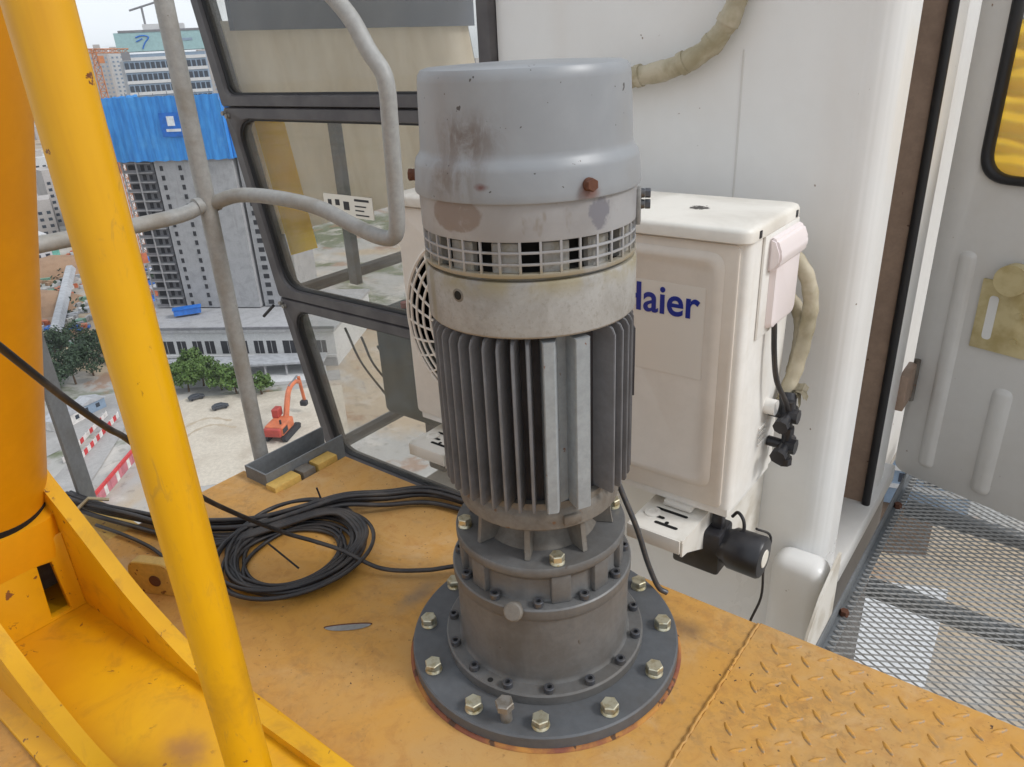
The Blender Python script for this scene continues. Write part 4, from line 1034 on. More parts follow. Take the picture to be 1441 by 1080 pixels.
# ------------------------------------------------------------------ the city far below
GZ = CAMP.z - 90.0               # street level, about ninety metres under the deck
def cp(az, dist, z=0.0):         # a place in the city by bearing from the deck (0 = view direction, + = right) and distance
    a = R(AZ0 - az); return Vector((CAMP.x + dist * math.cos(a), CAMP.y + dist * math.sin(a), GZ + z))
def rot_to(az, turn=0): return R(AZ0 - az - 90 + turn)   # local -Y faces the deck
def part(name, bm, mat, parent, smooth=None, **k): return obj(name, bm, mat, parent, smooth, **k)
def sheet(name, pts, z, mat):
    bm = bmesh.new(); loft_into(bm, [[(p.x, p.y, GZ + z) for p in pts]], False, True)
    return tag(obj(name, bm, mat, None, None), kind='structure')
def unit_box(): return bm_mesh(box((0, 0, 0), (1, 1, 1)), 'window')
def build_ground():
    bm = bmesh.new(); n = 48; c = Vector((CAMP.x, CAMP.y, GZ))
    vs = [bm.verts.new(c + Vector((3200 * math.cos(2 * math.pi * i / n), 3200 * math.sin(2 * math.pi * i / n), 0))) for i in range(n)]
    bm.faces.new(vs); tag(obj('ground', bm, 'city_ground', None, None), kind='structure')
    sheet('yard', [cp(-29.5, 170), cp(-14, 160), cp(-14, 210), cp(-20, 214), cp(-25.5, 222), cp(-29.5, 214)], .05, 'yard')
    sheet('road', [cp(-36, 205), cp(-31.5, 214), cp(-26, 226), cp(-14, 214), cp(-14, 222), cp(-26, 236), cp(-32, 240), cp(-36, 236)], .10, 'road')
    sheet('forecourt', [cp(-29, 236), cp(-15, 216), cp(-15, 228), cp(-29, 258)], .15, 'bldg_white')
    sheet('works_road', [cp(-36, 168), cp(-32.5, 190), cp(-29.8, 214), cp(-31.0, 216), cp(-34, 200), cp(-38, 180)], .20, 'road')
    # under the walkway
    sheet('site_slab', [cp(24, 96), cp(36, 100), cp(36, 126), cp(24, 120)], .05, 'bldg_white')
    sheet('soil_patch', [cp(22, 128), cp(34, 134), cp(34, 158), cp(22, 150)], .05, 'machine_orange' if False else 'bark')
    sheet('lower_yard', [cp(26, 70), cp(44, 70), cp(44, 94), cp(30, 92)], .05, 'yard')
build_ground()

def windows_on(parent, W_, D, rows, cols, z0, dz, ww, wh, mat='city_glass', skip=None, x0=None, x1=None, name='window', y=None, frame=None):
    me = windows_on.me.get(mat)
    if me is None: me = unit_box(); me.materials.append(MATS[mat]); windows_on.me[mat] = me
    xa = -W_ / 2 + W_ / cols / 2 if x0 is None else x0; xb = W_ / 2 - W_ / cols / 2 if x1 is None else x1
    for r in range(rows):
        for c in range(cols):
            if skip and skip(r, c): continue
            o = bpy.data.objects.new(name, me); link(o, parent)
            o.location = (xa + (xb - xa) * c / max(1, cols - 1), (-D / 2 if y is None else y), z0 + r * dz + wh / 2); o.scale = (ww, .24, wh)
windows_on.me = {}

def build_tower():
    A, B = cp(-26.0, 277), cp(-16.2, 251)
    u = (B - A); L = u.length; ang = math.atan2(u.y, u.x)
    t = thing('concrete_tower', 'grey unfinished apartment tower with blue netting round its top floors', 'building', A, ang)
    zb, zn, zt = 13.0, 62.0, 80.0
    # local: x along the front, -y towards the deck
    pw = 10.5                                        # open balcony bay on the left, then the plain wall
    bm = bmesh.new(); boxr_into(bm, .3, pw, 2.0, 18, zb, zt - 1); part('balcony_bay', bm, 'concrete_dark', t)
    bm = bmesh.new(); boxr_into(bm, pw + 1.0, L - 14, 0, 18, zb, zt - 1); part('wall', bm, 'concrete', t)
    bm = bmesh.new(); boxr_into(bm, L - 13, L, 1.5, 18, zb, zt - 1); part('rear_wing', bm, 'concrete', t)
    bm = bmesh.new(); boxr_into(bm, pw + .01, pw + .99, .9, 17, zb, zt - 1); part('recess', bm, 'city_dark', t)
    sl = bm_mesh(boxr(-.1, pw - .2, -.1, 2.0, 0, .28), 'floor_slab'); sl.materials.append(MATS['concrete'])
    pa = bm_mesh(boxr(0.2, 4.8, -.08, .08, .28, 1.1), 'parapet'); pa.materials.append(MATS['concrete_dark'])
    nf = int((zn - zb) / 3.0)
    for i in range(nf + 1):
        z = zb + i * 3.0
        mesh_obj('floor_slab', sl, None, t, (0, 0, z))
        if rnd.random() < .7: mesh_obj('parapet', pa, None, t, (0, 0, z))
        if i < nf:
            for (xx, w, h) in ((2.2, 2.4, 1.7), (6.0, 1.2, 1.8), (8.3, 1.0, 1.5)):
                me = windows_on.me.setdefault('city_dark', None) or unit_box()
                if not me.materials: me.materials.append(MATS['city_dark'])
                windows_on.me['city_dark'] = me
                o = bpy.data.objects.new('window', me); link(o, t); o.location = (xx + rnd.uniform(-.1, .1), 1.98, z + 1.45); o.scale = (w, .3, h)
            for xx in (pw + 3.2, pw + 9.6, pw + 14.2, L - 10.5, L - 5.5):
                o = bpy.data.objects.new('window', windows_on.me['city_dark']); link(o, t)
                o.location = (xx, -.02 if xx < L - 13 else 1.48, z + 1.4); o.scale = (1.0 if xx < L - 13 else 1.9, .3, 1.5)
    for xx in (0, 4.9): part('column', boxr(xx, xx + .35, -.12, .3, zb, zn), 'concrete', t)
    # net: slightly wavy sheet on a scaffold box
    bm = bmesh.new(); nx = 60
    def side(x0, y0, x1, y1, n):
        pr = None
        for i in range(n + 1):
            f = i / n; x, y = x0 + (x1 - x0) * f, y0 + (y1 - y0) * f
            w = .16 * math.sin(i * 1.7) + .10 * math.sin(i * .63); nx_, ny_ = (y1 - y0), -(x1 - x0); l = math.hypot(nx_, ny_); x += nx_ / l * w; y += ny_ / l * w
            q = [bm.verts.new((x, y, z)) for z in (zn - .2 + .15 * math.sin(i * .9), (zn + zt) / 2, zt + .8 + .12 * math.sin(i * 1.1))]
            if pr:
                for k in (0, 1): bm.faces.new((pr[k], q[k], q[k + 1], pr[k + 1]))
            pr = q
    side(-.9, -1.4, L - 13.6, -1.4, 60); side(-.9, 19, -.9, -1.4, 30); side(L - 13.6, -1.4, L - 13.4, .4, 6); side(L - 13.4, .4, L + .8, .4, 30); side(L + .8, .4, L + .8, 19, 24)
    net = part('safety_net', bm, 'net_blue', t, 50); 
    sg = part('net_sign', boxr(18.0, 26.2, -1.95, -1.80, zn + 7.0, zn + 14.0), 'sign_blue', t)
    part('sign_mark', boxr(20.4, 22.8, -2.05, -1.96, zn + 10.2, zn + 13.0), 'sign_white', sg); part('sign_bar', boxr(19.6, 24.4, -2.05, -1.96, zn + 8.5, zn + 9.3), 'sign_white', sg)
    for k in range(8): part('scaffold_pole', boxr(3 + k * 4.6, 3.14 + k * 4.6, -.6, -.45, zt, zt + 1.6 + .5 * (k % 3)), 'steel_grey', t)
    # podium the tower stands on
    A2, B2 = cp(-29.5, 262), cp(-14.0, 226); u = B2 - A2; L2 = u.length; ang2 = math.atan2(u.y, u.x)
    p = thing('podium_block', 'long low concrete podium with a row of dark window openings', 'building', A2, ang2)
    part('wall', boxr(0, L2, 0, 40, 0, 11.6), 'bldg_white', p)
    part('roof_slab', boxr(-.6, L2 + .6, -.8, 40.5, 11.65, 12.6), 'concrete', p); part('sill_band', boxr(-.1, L2, -.5, -.02, 3.0, 3.8), 'bldg_white', p)
    part('lower_band', boxr(-.1, L2, -.3, -.01, .0, 2.6), 'concrete', p)
    part('roof_parapet', boxr(-.6, L2 + .6, -.82, -.3, 12.65, 13.4), 'concrete_dark', p)
    x = 2.0; k = 0
    while x < L2 - 4:
        w = 3.1 if k % 4 != 3 else 4.6
        o = part('window', boxr(x, x + w, -.06, .3, 4.3, 8.6), 'city_dark', p); part('mullion', boxr(x + w / 2 - .1, x + w / 2 + .1, -.12, -.065, 4.3, 8.6), 'concrete', o)
        x += w + (1.1 if k % 2 else 2.2); k += 1
    # canopy roof along the front
    A3, B3 = cp(-28.5, 244), cp(-15, 222); u = B3 - A3; L3 = u.length
    c = thing('entrance_canopy', 'pale flat canopy roof in front of the concrete podium', 'canopy', A3, math.atan2(u.y, u.x))
    part('roof', boxr(0, L3, -2, 6, 3.9, 4.5), 'roof_grey', c)
    for i in range(9): part('column', boxr(1 + i * L3 / 9, 1.5 + i * L3 / 9, -1.5, -1, 0, 3.88), 'concrete', c)
build_tower()

def simple_block(name, label, az, dist, w, d, h, mat, turn=0, rows=0, cols=0, wm='city_glass', z0=3, dz=3.3, ww=1.6, wh=1.7, group=None, bands=0, roofbox=True):
    b = thing(name, label, 'building', cp(az, dist), rot_to(az, turn), group)
    part('wall', boxr(-w / 2, w / 2, -d / 2, d / 2, 0, h), mat, b)
    if rows: windows_on(b, w, d, rows, cols, z0, dz, ww, wh, wm)
    if bands:
        for i in range(bands): part('floor_band', boxr(-w / 2 - .3, w / 2 + .3, -d / 2 - .35, d / 2 + .3, h - 6 - i * 4.2 - .9, h - 6 - i * 4.2), 'bldg_white', b)
    if roofbox: part('roof_house', boxr(-w * .2, w * .15, -d * .2, d * .25, h, h + 4), 'bldg_beige', b)
    return b
def build_blocks():
    # glass office with white floor bands and a teal sign storey
    w, h = 52, 112; dist = 600; az = -21.9
    o = thing('office_block', 'glass office block with white floor bands and teal sign storey on the skyline', 'building', cp(az, dist), rot_to(az, -4))
    part('wall', boxr(-w / 2, w / 2, 0, 30, 0, 96), 'bldg_blue', o)
    part('sign_storey', boxr(-w / 2 - 2, w / 2 + 2, -1, 31, 97.5, 109), 'bldg_teal', o); part('roof_edge', boxr(-w / 2 + 1, w / 2 + 2.4, -1.3, 31.3, 109.02, 110.4), 'concrete_dark', o)
    part('corner_fin', boxr(-w / 2 - 3, -w / 2 - .02, 4, 24, 0, 92), 'bldg_white', o)
    for i in range(13): part('floor_band', boxr(-w / 2 - .4, w / 2 + .4, -.5, -.02, 92 - i * 7.2, 94 - i * 7.2), 'bldg_white', o)
    for i in range(9): windows_on(o, w, 0, 1, 16, 86.6 - i * 7.2, 1, 2.4, 4.2, 'city_glass', y=-.05)
    bm = bmesh.new(); tube_into(bm, smooth_pts([(-15, -1.3, 106), (-11, -1.3, 107), (-7, -1.3, 106), (-10, -1.3, 102.5), (-12, -1.3, 99)], 5), .42, 6); tube_into(bm, smooth_pts([(-15, -1.3, 103.5), (-12.5, -1.3, 104.5), (-11, -1.3, 105.2)], 5), .4, 6); sgn = part('sign_emblem', bm, 'sign_blue', o)
    part('sign_letters', boxr(4, 20, -1.25, -1.02, 103, 104.6), 'bldg_blue', o)
    part('roof_house', boxr(-10, 16, 6, 22, 110.5, 114), 'bldg_white', o)
    c = thing('roof_crane', 'small dark jib crane standing on the office block roof', 'crane', cp(-22.6, 612, 114), rot_to(-22))
    part('mast', boxr(-.7, .7, -.7, .7, 0, 11), 'concrete_dark', c); bm = bmesh.new(); tube_into(bm, [(-8, 0, 8.6), (9, 0, 13.2)], .7, 6); part('jib', bm, 'concrete_dark', c)
    for (az, dist, w, h, lab, mat) in ((-26.75, 760, 13, 100, 'slim grey apartment high-rise at the left end of the skyline', 'bldg_beige'), (-25.65, 800, 14, 103, 'grey apartment high-rise just behind the orange tower crane', 'bldg_beige'),
                                       (-24.75, 820, 15, 101, 'pale apartment high-rise between the orange crane and the office block', 'bldg_white'), (-19.3, 700, 14, 98, 'beige high-rise between the grey post and the cab frame', 'bldg_beige'),
                                       (-18.2, 900, 18, 84, 'bluish block low on the skyline beside the cab frame', 'bldg_blue')):
        simple_block('high_rise', lab, az, dist, w, 14, h, mat, rnd.uniform(-12, 12), 18, 4, z0=36, dz=3.5, ww=w / 9, wh=1.5, wm='bldg_blue', group='high-rises on the skyline')  # pale blue windows: haze softening put into their colour
    # lower city between skyline and building sites
    labs = ['low grey roofed block in the haze left of the tower', 'white roofed hall with pale walls left of the tower', 'beige flat block left of the blue netting', 'small white house block beside the brown soil', 'grey works shed beside the blue tarpaulins']
    k = 0
    for (az, dist, w, d, h, mat) in ((-27.3, 640, 34, 20, 40, 'bldg_white'), (-26.4, 560, 26, 20, 28, 'bldg_beige'), (-28.2, 520, 30, 22, 26, 'bldg_white'), (-29.4, 560, 30, 20, 34, 'bldg_beige'), (-30.8, 620, 36, 20, 36, 'bldg_white'), (-27.2, 420, 20, 16, 12, 'bldg_white'), (-32.2, 520, 30, 20, 22, 'bldg_beige'), (-28.0, 380, 16, 12, 8, 'roof_grey'), (-33.2, 450, 26, 16, 14, 'bldg_white')):
        simple_block('city_block', ['white mid-rise block far left of the tower just under the skyline', 'beige block directly left of the blue netting', 'white block left of the tower behind the yellow tube', 'beige mid-rise seen between leg and yellow tube', 'white mid-rise far behind the handrail at the left', 'low white house just left of the tower foot', 'beige block above the brown soil at far left', 'small grey shed left of the tower among tarpaulins', 'white block beside the soil heap at far left'][k], az, dist, w, d, h, mat, rnd.uniform(-25, 25), max(2, int(h / 4) - 1), max(4, int(w / 4)), z0=2.5, dz=3.8, ww=2.0, group='low blocks of the city'); k += 1
    # white arched hall
    hall = thing('arched_hall', 'white hall with tall arched bays left of the blue netting', 'building', cp(-26.6, 470), rot_to(-26.6, 15))
    part('wall', boxr(-9, 9, 0, 12, 0, 50), 'bldg_white', hall)
    for i in range(3):
        bm = bmesh.new(); lp = rpoly([(-7.5 + i * 5.2, 36), (-4.2 + i * 5.2, 36), (-4.2 + i * 5.2, 48), (-7.5 + i * 5.2, 48)], [.1, .1, 1.6, 1.6], 5); loft_into(bm, [[(p.x, -.1, p.y) for p in lp], [(p.x, .3, p.y) for p in lp]], True, True); part('arched_bay', bm, 'city_glass', hall)
    # block seen through the slit beside the open door
    g = thing('slit_block', 'blue grey block with white floor bands seen in the gap beside the open door', 'building', cp(30.8, 150), rot_to(30.8, 6))
    part('wall', boxr(-14, 14, 0, 16, 0, 95), 'bldg_blue', g)
    for i in range(22): part('floor_band', boxr(-14.4, 14.4, -.5, -.02, 4 + i * 4.1, 4.9 + i * 4.1), 'bldg_white', g)
    for i in range(22): windows_on(g, 28, 0, 1, 6, 5.4 + i * 4.1, 1, 3.2, 2.0, 'city_glass', y=-.04)
build_blocks()

def lattice(bm, a, b, s, n, r):
    a, b = Vector(a), Vector(b); d = (b - a); t = d.normalized(); x = t.cross(Vector((0, 1, .01))).normalized(); y = t.cross(x)
    cs = [(x * i + y * j) * s for i, j in ((1, 1), (1, -1), (-1, -1), (-1, 1))]
    for c in cs: tube_into(bm, [a + c, b + c], r, 4)
    for k in range(n):
        p, q = a + d * k / n, a + d * (k + 1) / n
        for i in range(4):
            tube_into(bm, [p + cs[i], q + cs[(i + 1) % 4]], r * .7, 3); tube_into(bm, [p + cs[i], p + cs[(i + 1) % 4]], r * .7, 3)
def build_site():
    c = thing('tower_crane', 'orange lattice tower crane standing left of the blue netted tower', 'tower crane', cp(-25.9, 400), rot_to(-25.9))
    bm = bmesh.new(); lattice(bm, (0, 0, 0), (0, 0, 90), 1.3, 26, .24); part('mast', bm, 'crane_orange', c)
    bm = bmesh.new(); lattice(bm, (-12, 0, 96.5), (14, 0, 95.5), .8, 10, .22); part('jib', bm, 'crane_orange', c)
    part('counterweight', boxr(10.5, 14, -1, 1, 91.5, 95), 'concrete_dark', c); part('operator_cabin', boxr(1.2, 3.4, -1.2, 1.2, 91, 94), 'crane_orange', c)
    bm = bmesh.new(); lattice(bm, (0, 0, 90), (0, 0, 97), .9, 3, .25); part('tower_head', bm, 'crane_orange', c)
    # hoist mast climbing the corner of the concrete tower
    h = thing('hoist_mast', 'rusty orange hoist mast climbing the left corner of the concrete tower', 'hoist', cp(-26.35, 272), rot_to(-26))
    bm = bmesh.new(); lattice(bm, (0, 0, 0), (0, 0, 72), .75, 30, .16); part('mast', bm, 'crane_orange', h); part('cage', boxr(.9, 2.6, -1, 1, 30, 33), 'machine_orange', h)
    # excavator
    e = thing('excavator', 'orange excavator with raised boom on the pale yard behind the grey post', 'excavator', cp(-19.2, 184), rot_to(-19.2, 60)); e.scale = (1.3, 1.3, 1.3)
    for s in (-1, 1):
        bm = bmesh.new(); lp = rpoly([(-3.2, .0), (3.2, .0), (3.6, .75), (3.0, 1.3), (-3.0, 1.3), (-3.6, .75)], .25, 4); loft_into(bm, [[(p.x, s * 1.9 - .45, p.y) for p in lp], [(p.x, s * 1.9 + .45, p.y) for p in lp]], True, True); part('track', bm, 'city_dark', e)
    part('house', boxr(-3.4, 1.8, -1.9, 1.9, 1.35, 3.4, .3), 'machine_orange', e); part('counterweight', boxr(-4.3, -3.42, -1.8, 1.8, 1.5, 3.3, .3), 'machine_red', e)
    cb = part('cabin', boxr(.3, 2.4, .5, 1.88, 3.42, 5.2, .15), 'machine_red', e); part('cabin_window', boxr(.6, 2.5, .7, 1.7, 4.0, 5.0), 'city_glass', cb)
    bm = bmesh.new(); tube_into(bm, smooth_pts([(1.6, -.4, 3.0), (4.4, -.4, 7.4), (7.4, -.4, 8.2), (9.4, -.4, 7.4)], 5), lambda t: .62 - .2 * t, 8); part('boom', bm, 'machine_orange', e)
    bm = bmesh.new(); tube_into(bm, [(9.6, -.4, 8.4), (10.4, -.4, 2.8)], .36, 8); part('stick', bm, 'machine_orange', e)
    for (p, q2) in (((2.2, -.4, 2.6), (4.6, -.4, 6.2)), ((5.0, -.4, 8.3), (9.0, -.4, 8.9))): bm = bmesh.new(); tube_into(bm, [p, q2], .2, 8); part('hydraulic_ram', bm, 'steel_grey', e)
    part('engine_grille', boxr(-3.2, -1.2, -1.96, -1.91, 1.8, 2.9), 'city_dark', e); part('exhaust', boxr(-2.2, -1.9, -1.2, -.9, 3.4, 4.3), 'city_dark', e)
    bm = bmesh.new(); box_into(bm, (10.0, -.4, 2.2), (1.3, 1.5, 1.2), .3); part('bucket', bm, 'city_dark', e)
    # cars
    def car(az, dist, turn, lab):
        v = thing('parked_car', lab, 'car', cp(az, dist, .16), rot_to(az, turn), 'cars parked by the trees')
        lo = [(-2.2, .35), (2.2, .35), (2.3, .8), (1.3, 1.0), (.6, 1.5), (-1.2, 1.5), (-2.0, 1.0), (-2.3, .8)]
        bm = bmesh.new(); loft_into(bm, [[(x, -.88, z) for x, z in lo], [(x, .88, z) for x, z in lo]], True, True); bmesh.ops.bevel(bm, geom=bm.edges[:], offset=.1, segments=1, affect='EDGES'); part('body', bm, 'car_dark', v)
        for sx in (-1.4, 1.4):
            for sy in (-.8, .8): bm = bmesh.new(); tube_into(bm, [(sx, sy - .1, .33), (sx, sy + .1, .33)], .33, 14); part('wheel', bm, 'city_dark', v)
        for sy in (-.79, .79): part('side_window', boxr(-1.2, .7, sy - .1, sy + .1, 1.02, 1.4), 'city_glass', v)
    car(-24.9, 219, 8, 'dark car parked under the edge of the green trees'); car(-23.4, 208.5, 4, 'dark car parked in the open on the pale yard')
    # red and white hoarding along the works road
    def hoarding(a, b, h, mats, lab, n):
        u = b - a; L = u.length; t = thing('site_hoarding', lab, 'hoarding', a, math.atan2(u.y, u.x))
        for i in range(n): part('panel', boxr(i * L / n + .04, (i + 1) * L / n - .04, -.05 - .03 * (i % 2), .05, .1, h), mats[i % len(mats)], t)
        for i in range(n + 1): part('post', boxr(i * L / n - .06, i * L / n + .06, .06, .2, 0, h + .2), 'white_panel', t)
        return t, L
    hoarding(cp(-34.2, 193, .2), cp(-30.3, 219, .2), 1.6, ['red_panel', 'white_panel'], 'row of red and white barrier panels along the works road', 16)
    hoarding(cp(-34.5, 199, .2), cp(-31.0, 222, .2), 1.4, ['white_panel', 'white_panel', 'red_panel'], 'second row of mostly white barrier panels behind the red ones', 14)
    t, L = hoarding(cp(-33.4, 171, .2), cp(-29.2, 194, .2), 2.4, ['pink_panel', 'pink_panel', 'pink_panel', 'white_panel'], 'pink site wall with a bright red coping nearest the crane', 18)
    part('coping', boxr(0, L, -.25, .35, 2.62, 3.3), 'red_panel', t)
    # site sheds
    for (az, dist, w, d, h, turn, mat, lab) in ((-33.6, 224, 9, 5, 3, 35, 'white_panel', 'white site cabin with dark openings beside the barriers'), (-32.0, 229, 8, 4, 3, 30, 'bldg_blue', 'bluish site cabin next to the white one'), (-26.2, 392, 16, 10, 5, 10, 'tarp_blue', 'blue tarpaulin roof left of the tower foot'), (-25.6, 430, 10, 8, 5, -10, 'tarp_blue', 'small blue tarpaulin further behind at the tower'), (-31.8, 452, 14, 10, 5, 0, 'tarp_teal', 'teal covered heap below the handrail at far left'), (-25.3, 340, 9, 5, 4, 12, 'machine_orange', 'orange container at the tower foot')):
        s = thing('site_shed', lab, 'shed', cp(az, dist, .1), rot_to(az, turn))
        part('wall', boxr(-w / 2, w / 2, -d / 2, d / 2, 0, h), mat if mat not in ('tarp_blue',) else 'bldg_beige', s)
        bm = bmesh.new(); lo = [(-w / 2 - .4, h + .02), (w / 2 + .4, h + .02), (0, h + 1.0 + w * .06)]; loft_into(bm, [[(x, -d / 2 - .4, z) for x, z in lo], [(x, d / 2 + .4, z) for x, z in lo]], True, True); part('roof', bm, mat if mat.startswith('tarp') else 'roof_grey', s)
        for q in (-.25, .2): part('window', boxr(q * w - .6, q * w + .6, -d / 2 - .06, -d / 2 + .1, h * .35, h * .75), 'city_glass', s)
    s = thing('roof_shed', 'blue covered shed on the podium at the tower foot', 'shed', cp(-24.1, 262, 13.4), rot_to(-24.1, -4))
    part('wall', boxr(-4.2, 4.2, -1.5, 1.5, 0, 1.9), 'tarp_blue', s); part('roof', boxr(-4.5, 4.5, -1.8, 1.8, 1.92, 2.15), 'sign_blue', s)
    # concrete conveyor strip and soil heaps at far left
    bm = bmesh.new(); a, b = cp(-32.8, 300), cp(-30.6, 395); tube_into(bm, [a + Vector((0, 0, 1.5)), b + Vector((0, 0, 5))], 2.4, 6); tag(obj('conveyor_duct', bm, 'roof_grey', None, 40), 'long grey duct lying on soil at far left behind the trees', 'duct')
    for (az, dist, rr, hh, lab) in ((-31.5, 420, 22, 7, 'brown soil heap behind the handrail at far left'), (-33.6, 360, 20, 6, 'brown soil heap beside the long grey duct'), (-26.6, 470, 16, 5, 'brown soil heap left of the tower behind tarpaulins')):
        bm = bmesh.new(); q = random.Random(int(dist)); rings = []
        for (f, z) in ((1, 0), (.8, .35), (.55, .75), (.25, .98)):
            rings.append([(rr * f * (1 + .2 * math.sin(3 * t + q.random())) * math.cos(t), rr * f * (1 + .15 * math.sin(2 * t)) * math.sin(t), hh * z) for t in [2 * math.pi * i / 18 for i in range(18)]])
        loft_into(bm, rings, False, True); tag(obj('soil_heap', bm, 'soil', None, 60, loc=cp(az, dist)), lab, 'soil heap', 'soil heaps on the building site')
paint('soil', (156, 126, 100), (132, 104, 82), .95, 0, .2, .6, None, bump=0)
build_site()

def tree(az, dist, h, r, leaf, lab, group, seed, base=.1):
    q = random.Random(seed); t = thing('broadleaf_tree', lab, 'tree', cp(az, dist, base), q.uniform(0, 6), group)
    bm = bmesh.new(); tube_into(bm, smooth_pts([(0, 0, 0), (.15, .1, h * .25), (-.1, .2, h * .5)], 4), lambda s: .32 - .18 * s, 7)
    for i in range(5):
        a = q.uniform(0, 6.28); tube_into(bm, [(0, .1, h * (.28 + .05 * i)), (r * .5 * math.cos(a), r * .5 * math.sin(a), h * (.5 + .07 * i))], lambda s: .14 - .09 * s, 5)
    part('trunk', bm, 'bark', t, 60)
    bm = bmesh.new(); clumps = []
    for i in range(26):
        a = q.uniform(0, 6.28); el = q.uniform(-.45, 1); rr = r * q.uniform(.3, 1.12) * math.sqrt(max(.08, 1 - el * el * .8))
        clumps.append((Vector((rr * math.cos(a), rr * math.sin(a), h * .58 + el * h * .36)), r * q.uniform(.18, .42)))
    for c, cr in clumps:
        for k in range(80):
            d = Vector((q.gauss(0, 1), q.gauss(0, 1), q.gauss(0, 1))).normalized(); p = c + d * cr * q.uniform(.55, 1.1)
            s = q.uniform(.26, .5); n = (d + Vector((q.gauss(0, .6), q.gauss(0, .6), q.gauss(0, .6) + .3))).normalized()
            u = n.orthogonal().normalized(); v = n.cross(u); an = q.uniform(0, 6.28); u, v = u * math.cos(an) + v * math.sin(an), v * math.cos(an) - u * math.sin(an)
            bm.faces.new([bm.verts.new(p + u * s), bm.verts.new(p + v * s * .7), bm.verts.new(p - u * s), bm.verts.new(p - v * s * .7)])
    me = bpy.data.meshes.new('crown'); bm.to_mesh(me); bm.free(); mesh_obj('crown', me, leaf, t)
def build_trees():
    g1, g2 = 'dark trees at the left by the works road', 'green trees on the pale yard'
    for i, (az, dist, h, r) in enumerate(((-33.6, 250, 11, 5.5), (-32.3, 254, 12, 6), (-31.1, 258, 11, 5.5), (-32.9, 272, 13, 6.5), (-31.6, 278, 13, 6.5), (-30.4, 270, 11, 5), (-34.6, 262, 11, 6))):
        tree(az, dist, h, r, 'leaf_dark', ['dark tree nearest the leg in the clump by the works road', 'dark tree in the front middle of the clump by the works road', 'dark tree at the front right of the clump by the road', 'dark tree at the back left of the clump by the road', 'tallest dark tree at the back of the clump', 'small dark tree half hidden by the yellow tube', 'dark tree hidden mostly by the yellow leg'][i], g1, 10 + i)
    for i, (az, dist, h, r) in enumerate(((-26.4, 232, 8, 4.2), (-25.3, 226, 8.5, 4.6), (-24.2, 228, 9, 4.8), (-23.0, 222, 8, 4.2), (-22.0, 217, 7, 3.8), (-20.2, 213, 6.5, 3.2), (-24.7, 236, 9, 4.4))):
        tree(az, dist, h, r, 'leaf_green', ['green tree at the left end of the row next to the yellow tube', 'second green tree from the yellow tube', 'green tree in the middle of the row above the parked car', 'green tree just left of the grey rail post', 'low green tree right at the grey rail post', 'small green tree between rail post and cab frame', 'green tree behind the middle of the row'][i], g2, 30 + i)
    q = random.Random(5); bm = bmesh.new()      # distant scrub and woods read as one mass
    for k in range(16000):
        az, dist = q.uniform(-36, -16), q.uniform(330, 1500)
        if math.sin(az * 2.1 + dist * .011) + math.sin(dist * .023 + az) < .75: continue
        p = cp(az, dist, q.uniform(.3, 4)); s = q.uniform(.5, 1.1) * (1 if dist < 600 else 1.8)
        u = Vector((q.gauss(0, 1), q.gauss(0, 1), q.gauss(0, 1))).normalized(); v = u.orthogonal().normalized()
        bm.faces.new([bm.verts.new(p + u * s), bm.verts.new(p + v * s), bm.verts.new(p - u * s), bm.verts.new(p - v * s)])
    me = bpy.data.meshes.new('distant_scrub'); bm.to_mesh(me); bm.free()
    tag(mesh_obj('distant_scrub', me, 'leaf_dark'), 'distant dark green scrub between the city blocks', 'scrub', kind='stuff')
    # far city mass along the horizon
    bm = bmesh.new()
    for k in range(700):
        az, dist = q.uniform(-75, 75), q.uniform(900, 2600); p = cp(az, dist); w, h = q.uniform(14, 40), q.choice((18, 24, 30, 40, 55, 75)) * q.uniform(.7, 1.15)
        if -30 < az < -16 and dist < 1000: continue
        box_into(bm, (p.x, p.y, GZ + h / 2), (w, q.uniform(12, 24), h), 0, 1, (0, 0, q.uniform(0, 3)))
    tag(obj('far_city', bm, 'bldg_beige', None, None), 'far city of pale blocks fading along the horizon', 'city', kind='stuff')
build_trees()

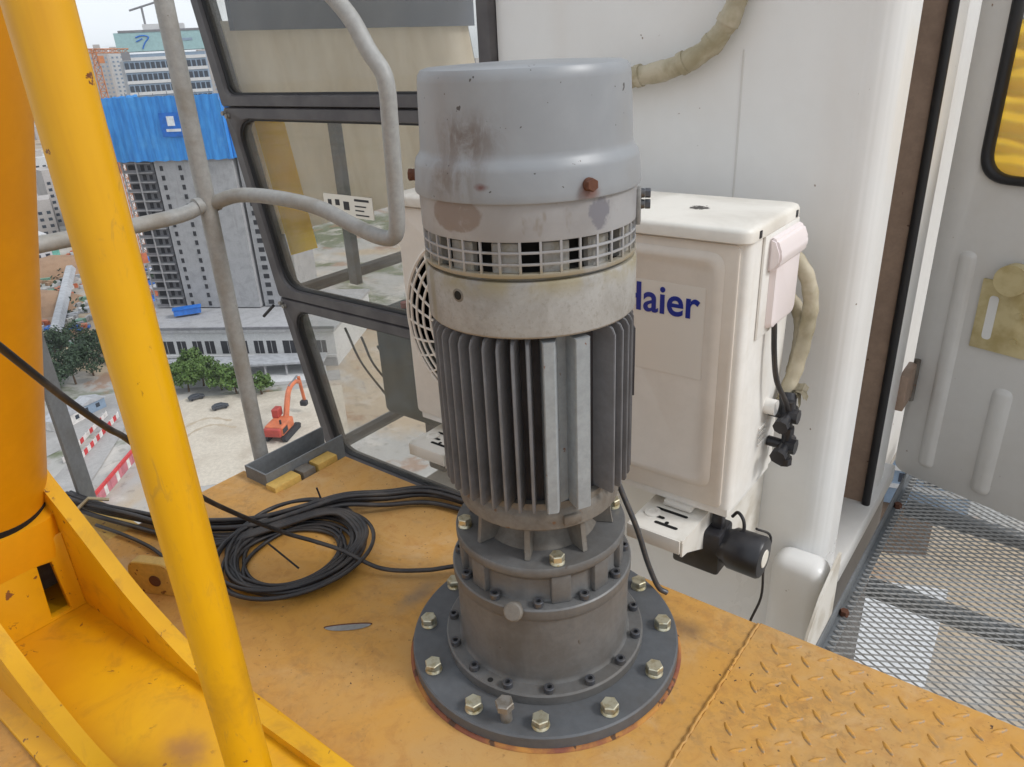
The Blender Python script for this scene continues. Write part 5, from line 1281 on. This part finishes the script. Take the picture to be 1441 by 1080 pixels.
def build_clutter():
    q = random.Random(21)          # low jumble of site material that nobody could count
    mats = ['bldg_white', 'tarp_blue', 'soil', 'roof_grey', 'bldg_beige', 'machine_orange', 'concrete', 'white_panel', 'green_net', 'city_dark', 'road']
    spots = [(q.uniform(-27.2, -24.6), q.uniform(296, 480)) for _ in range(150)] + [(q.uniform(-33.9, -29.5), q.uniform(285, 470)) for _ in range(120)]
    bm = bmesh.new(); me = bpy.data.meshes.new('site_clutter')
    for az, d in spots:
        k = q.randrange(len(mats)); big = 1.0 if d > 250 else .4; p = cp(az, d)
        for j in range(q.randint(1, 4)):
            w, dd, h = q.uniform(1, 5) * big, q.uniform(.8, 3) * big, q.uniform(.4, 2.0) * big; n0 = len(bm.faces)
            box_into(bm, (p.x + q.uniform(-3, 3) * big, p.y + q.uniform(-3, 3) * big, GZ + .06 + h / 2), (w, dd, h), 0, 1, (0, 0, q.uniform(0, 3)))
            bm.faces.ensure_lookup_table()
            for f in bm.faces[n0:]: f.material_index = k
    bm.to_mesh(me); bm.free()
    for m_ in mats: me.materials.append(MATS[m_])
    tag(mesh_obj('site_clutter', me, None), 'jumble of stacked building material across the sites below', 'clutter', kind='stuff')
    for (azs, lab) in (((-29.0, 186, -26.8, 199, -24.6, 204, -22.8, 199), 'wheel_track'), ((-28.8, 183, -26.4, 195, -24.4, 199, -22.6, 194), 'wheel_track')):
        c = smooth_pts([cp(azs[i], azs[i + 1]) for i in range(0, 8, 2)], 8); L_ = []; R_ = []
        for i, p in enumerate(c):
            dv = (c[min(i + 1, len(c) - 1)] - c[max(i - 1, 0)]).normalized(); nrm = Vector((-dv.y, dv.x, 0)); w = .5 + .25 * math.sin(i * 1.7)
            L_.append(p + nrm * w); R_.append(p - nrm * w)
        sheet(lab, L_ + R_[::-1], .055, 'track_dirt')
build_clutter()

def build_haze():
    bm = boxr(CAMP.x - 3300, CAMP.x + 3300, CAMP.y - 3300, CAMP.y + 3300, GZ - 1, GZ + 150)
    k = NB('haze'); nt = k.nt; nt.nodes.remove(k.b)
    v = nt.nodes.new('ShaderNodeVolumePrincipled'); v.inputs['Color'].default_value = (.86, .91, .96, 1); v.inputs['Density'].default_value = .00013; v.inputs['Anisotropy'].default_value = .2
    k.L(v.outputs[0], k.out.inputs['Volume'])
    tag(obj('haze', bm, 'haze', None, None), 'thin pale haze in the air over the city', 'haze', kind='stuff')
build_haze()
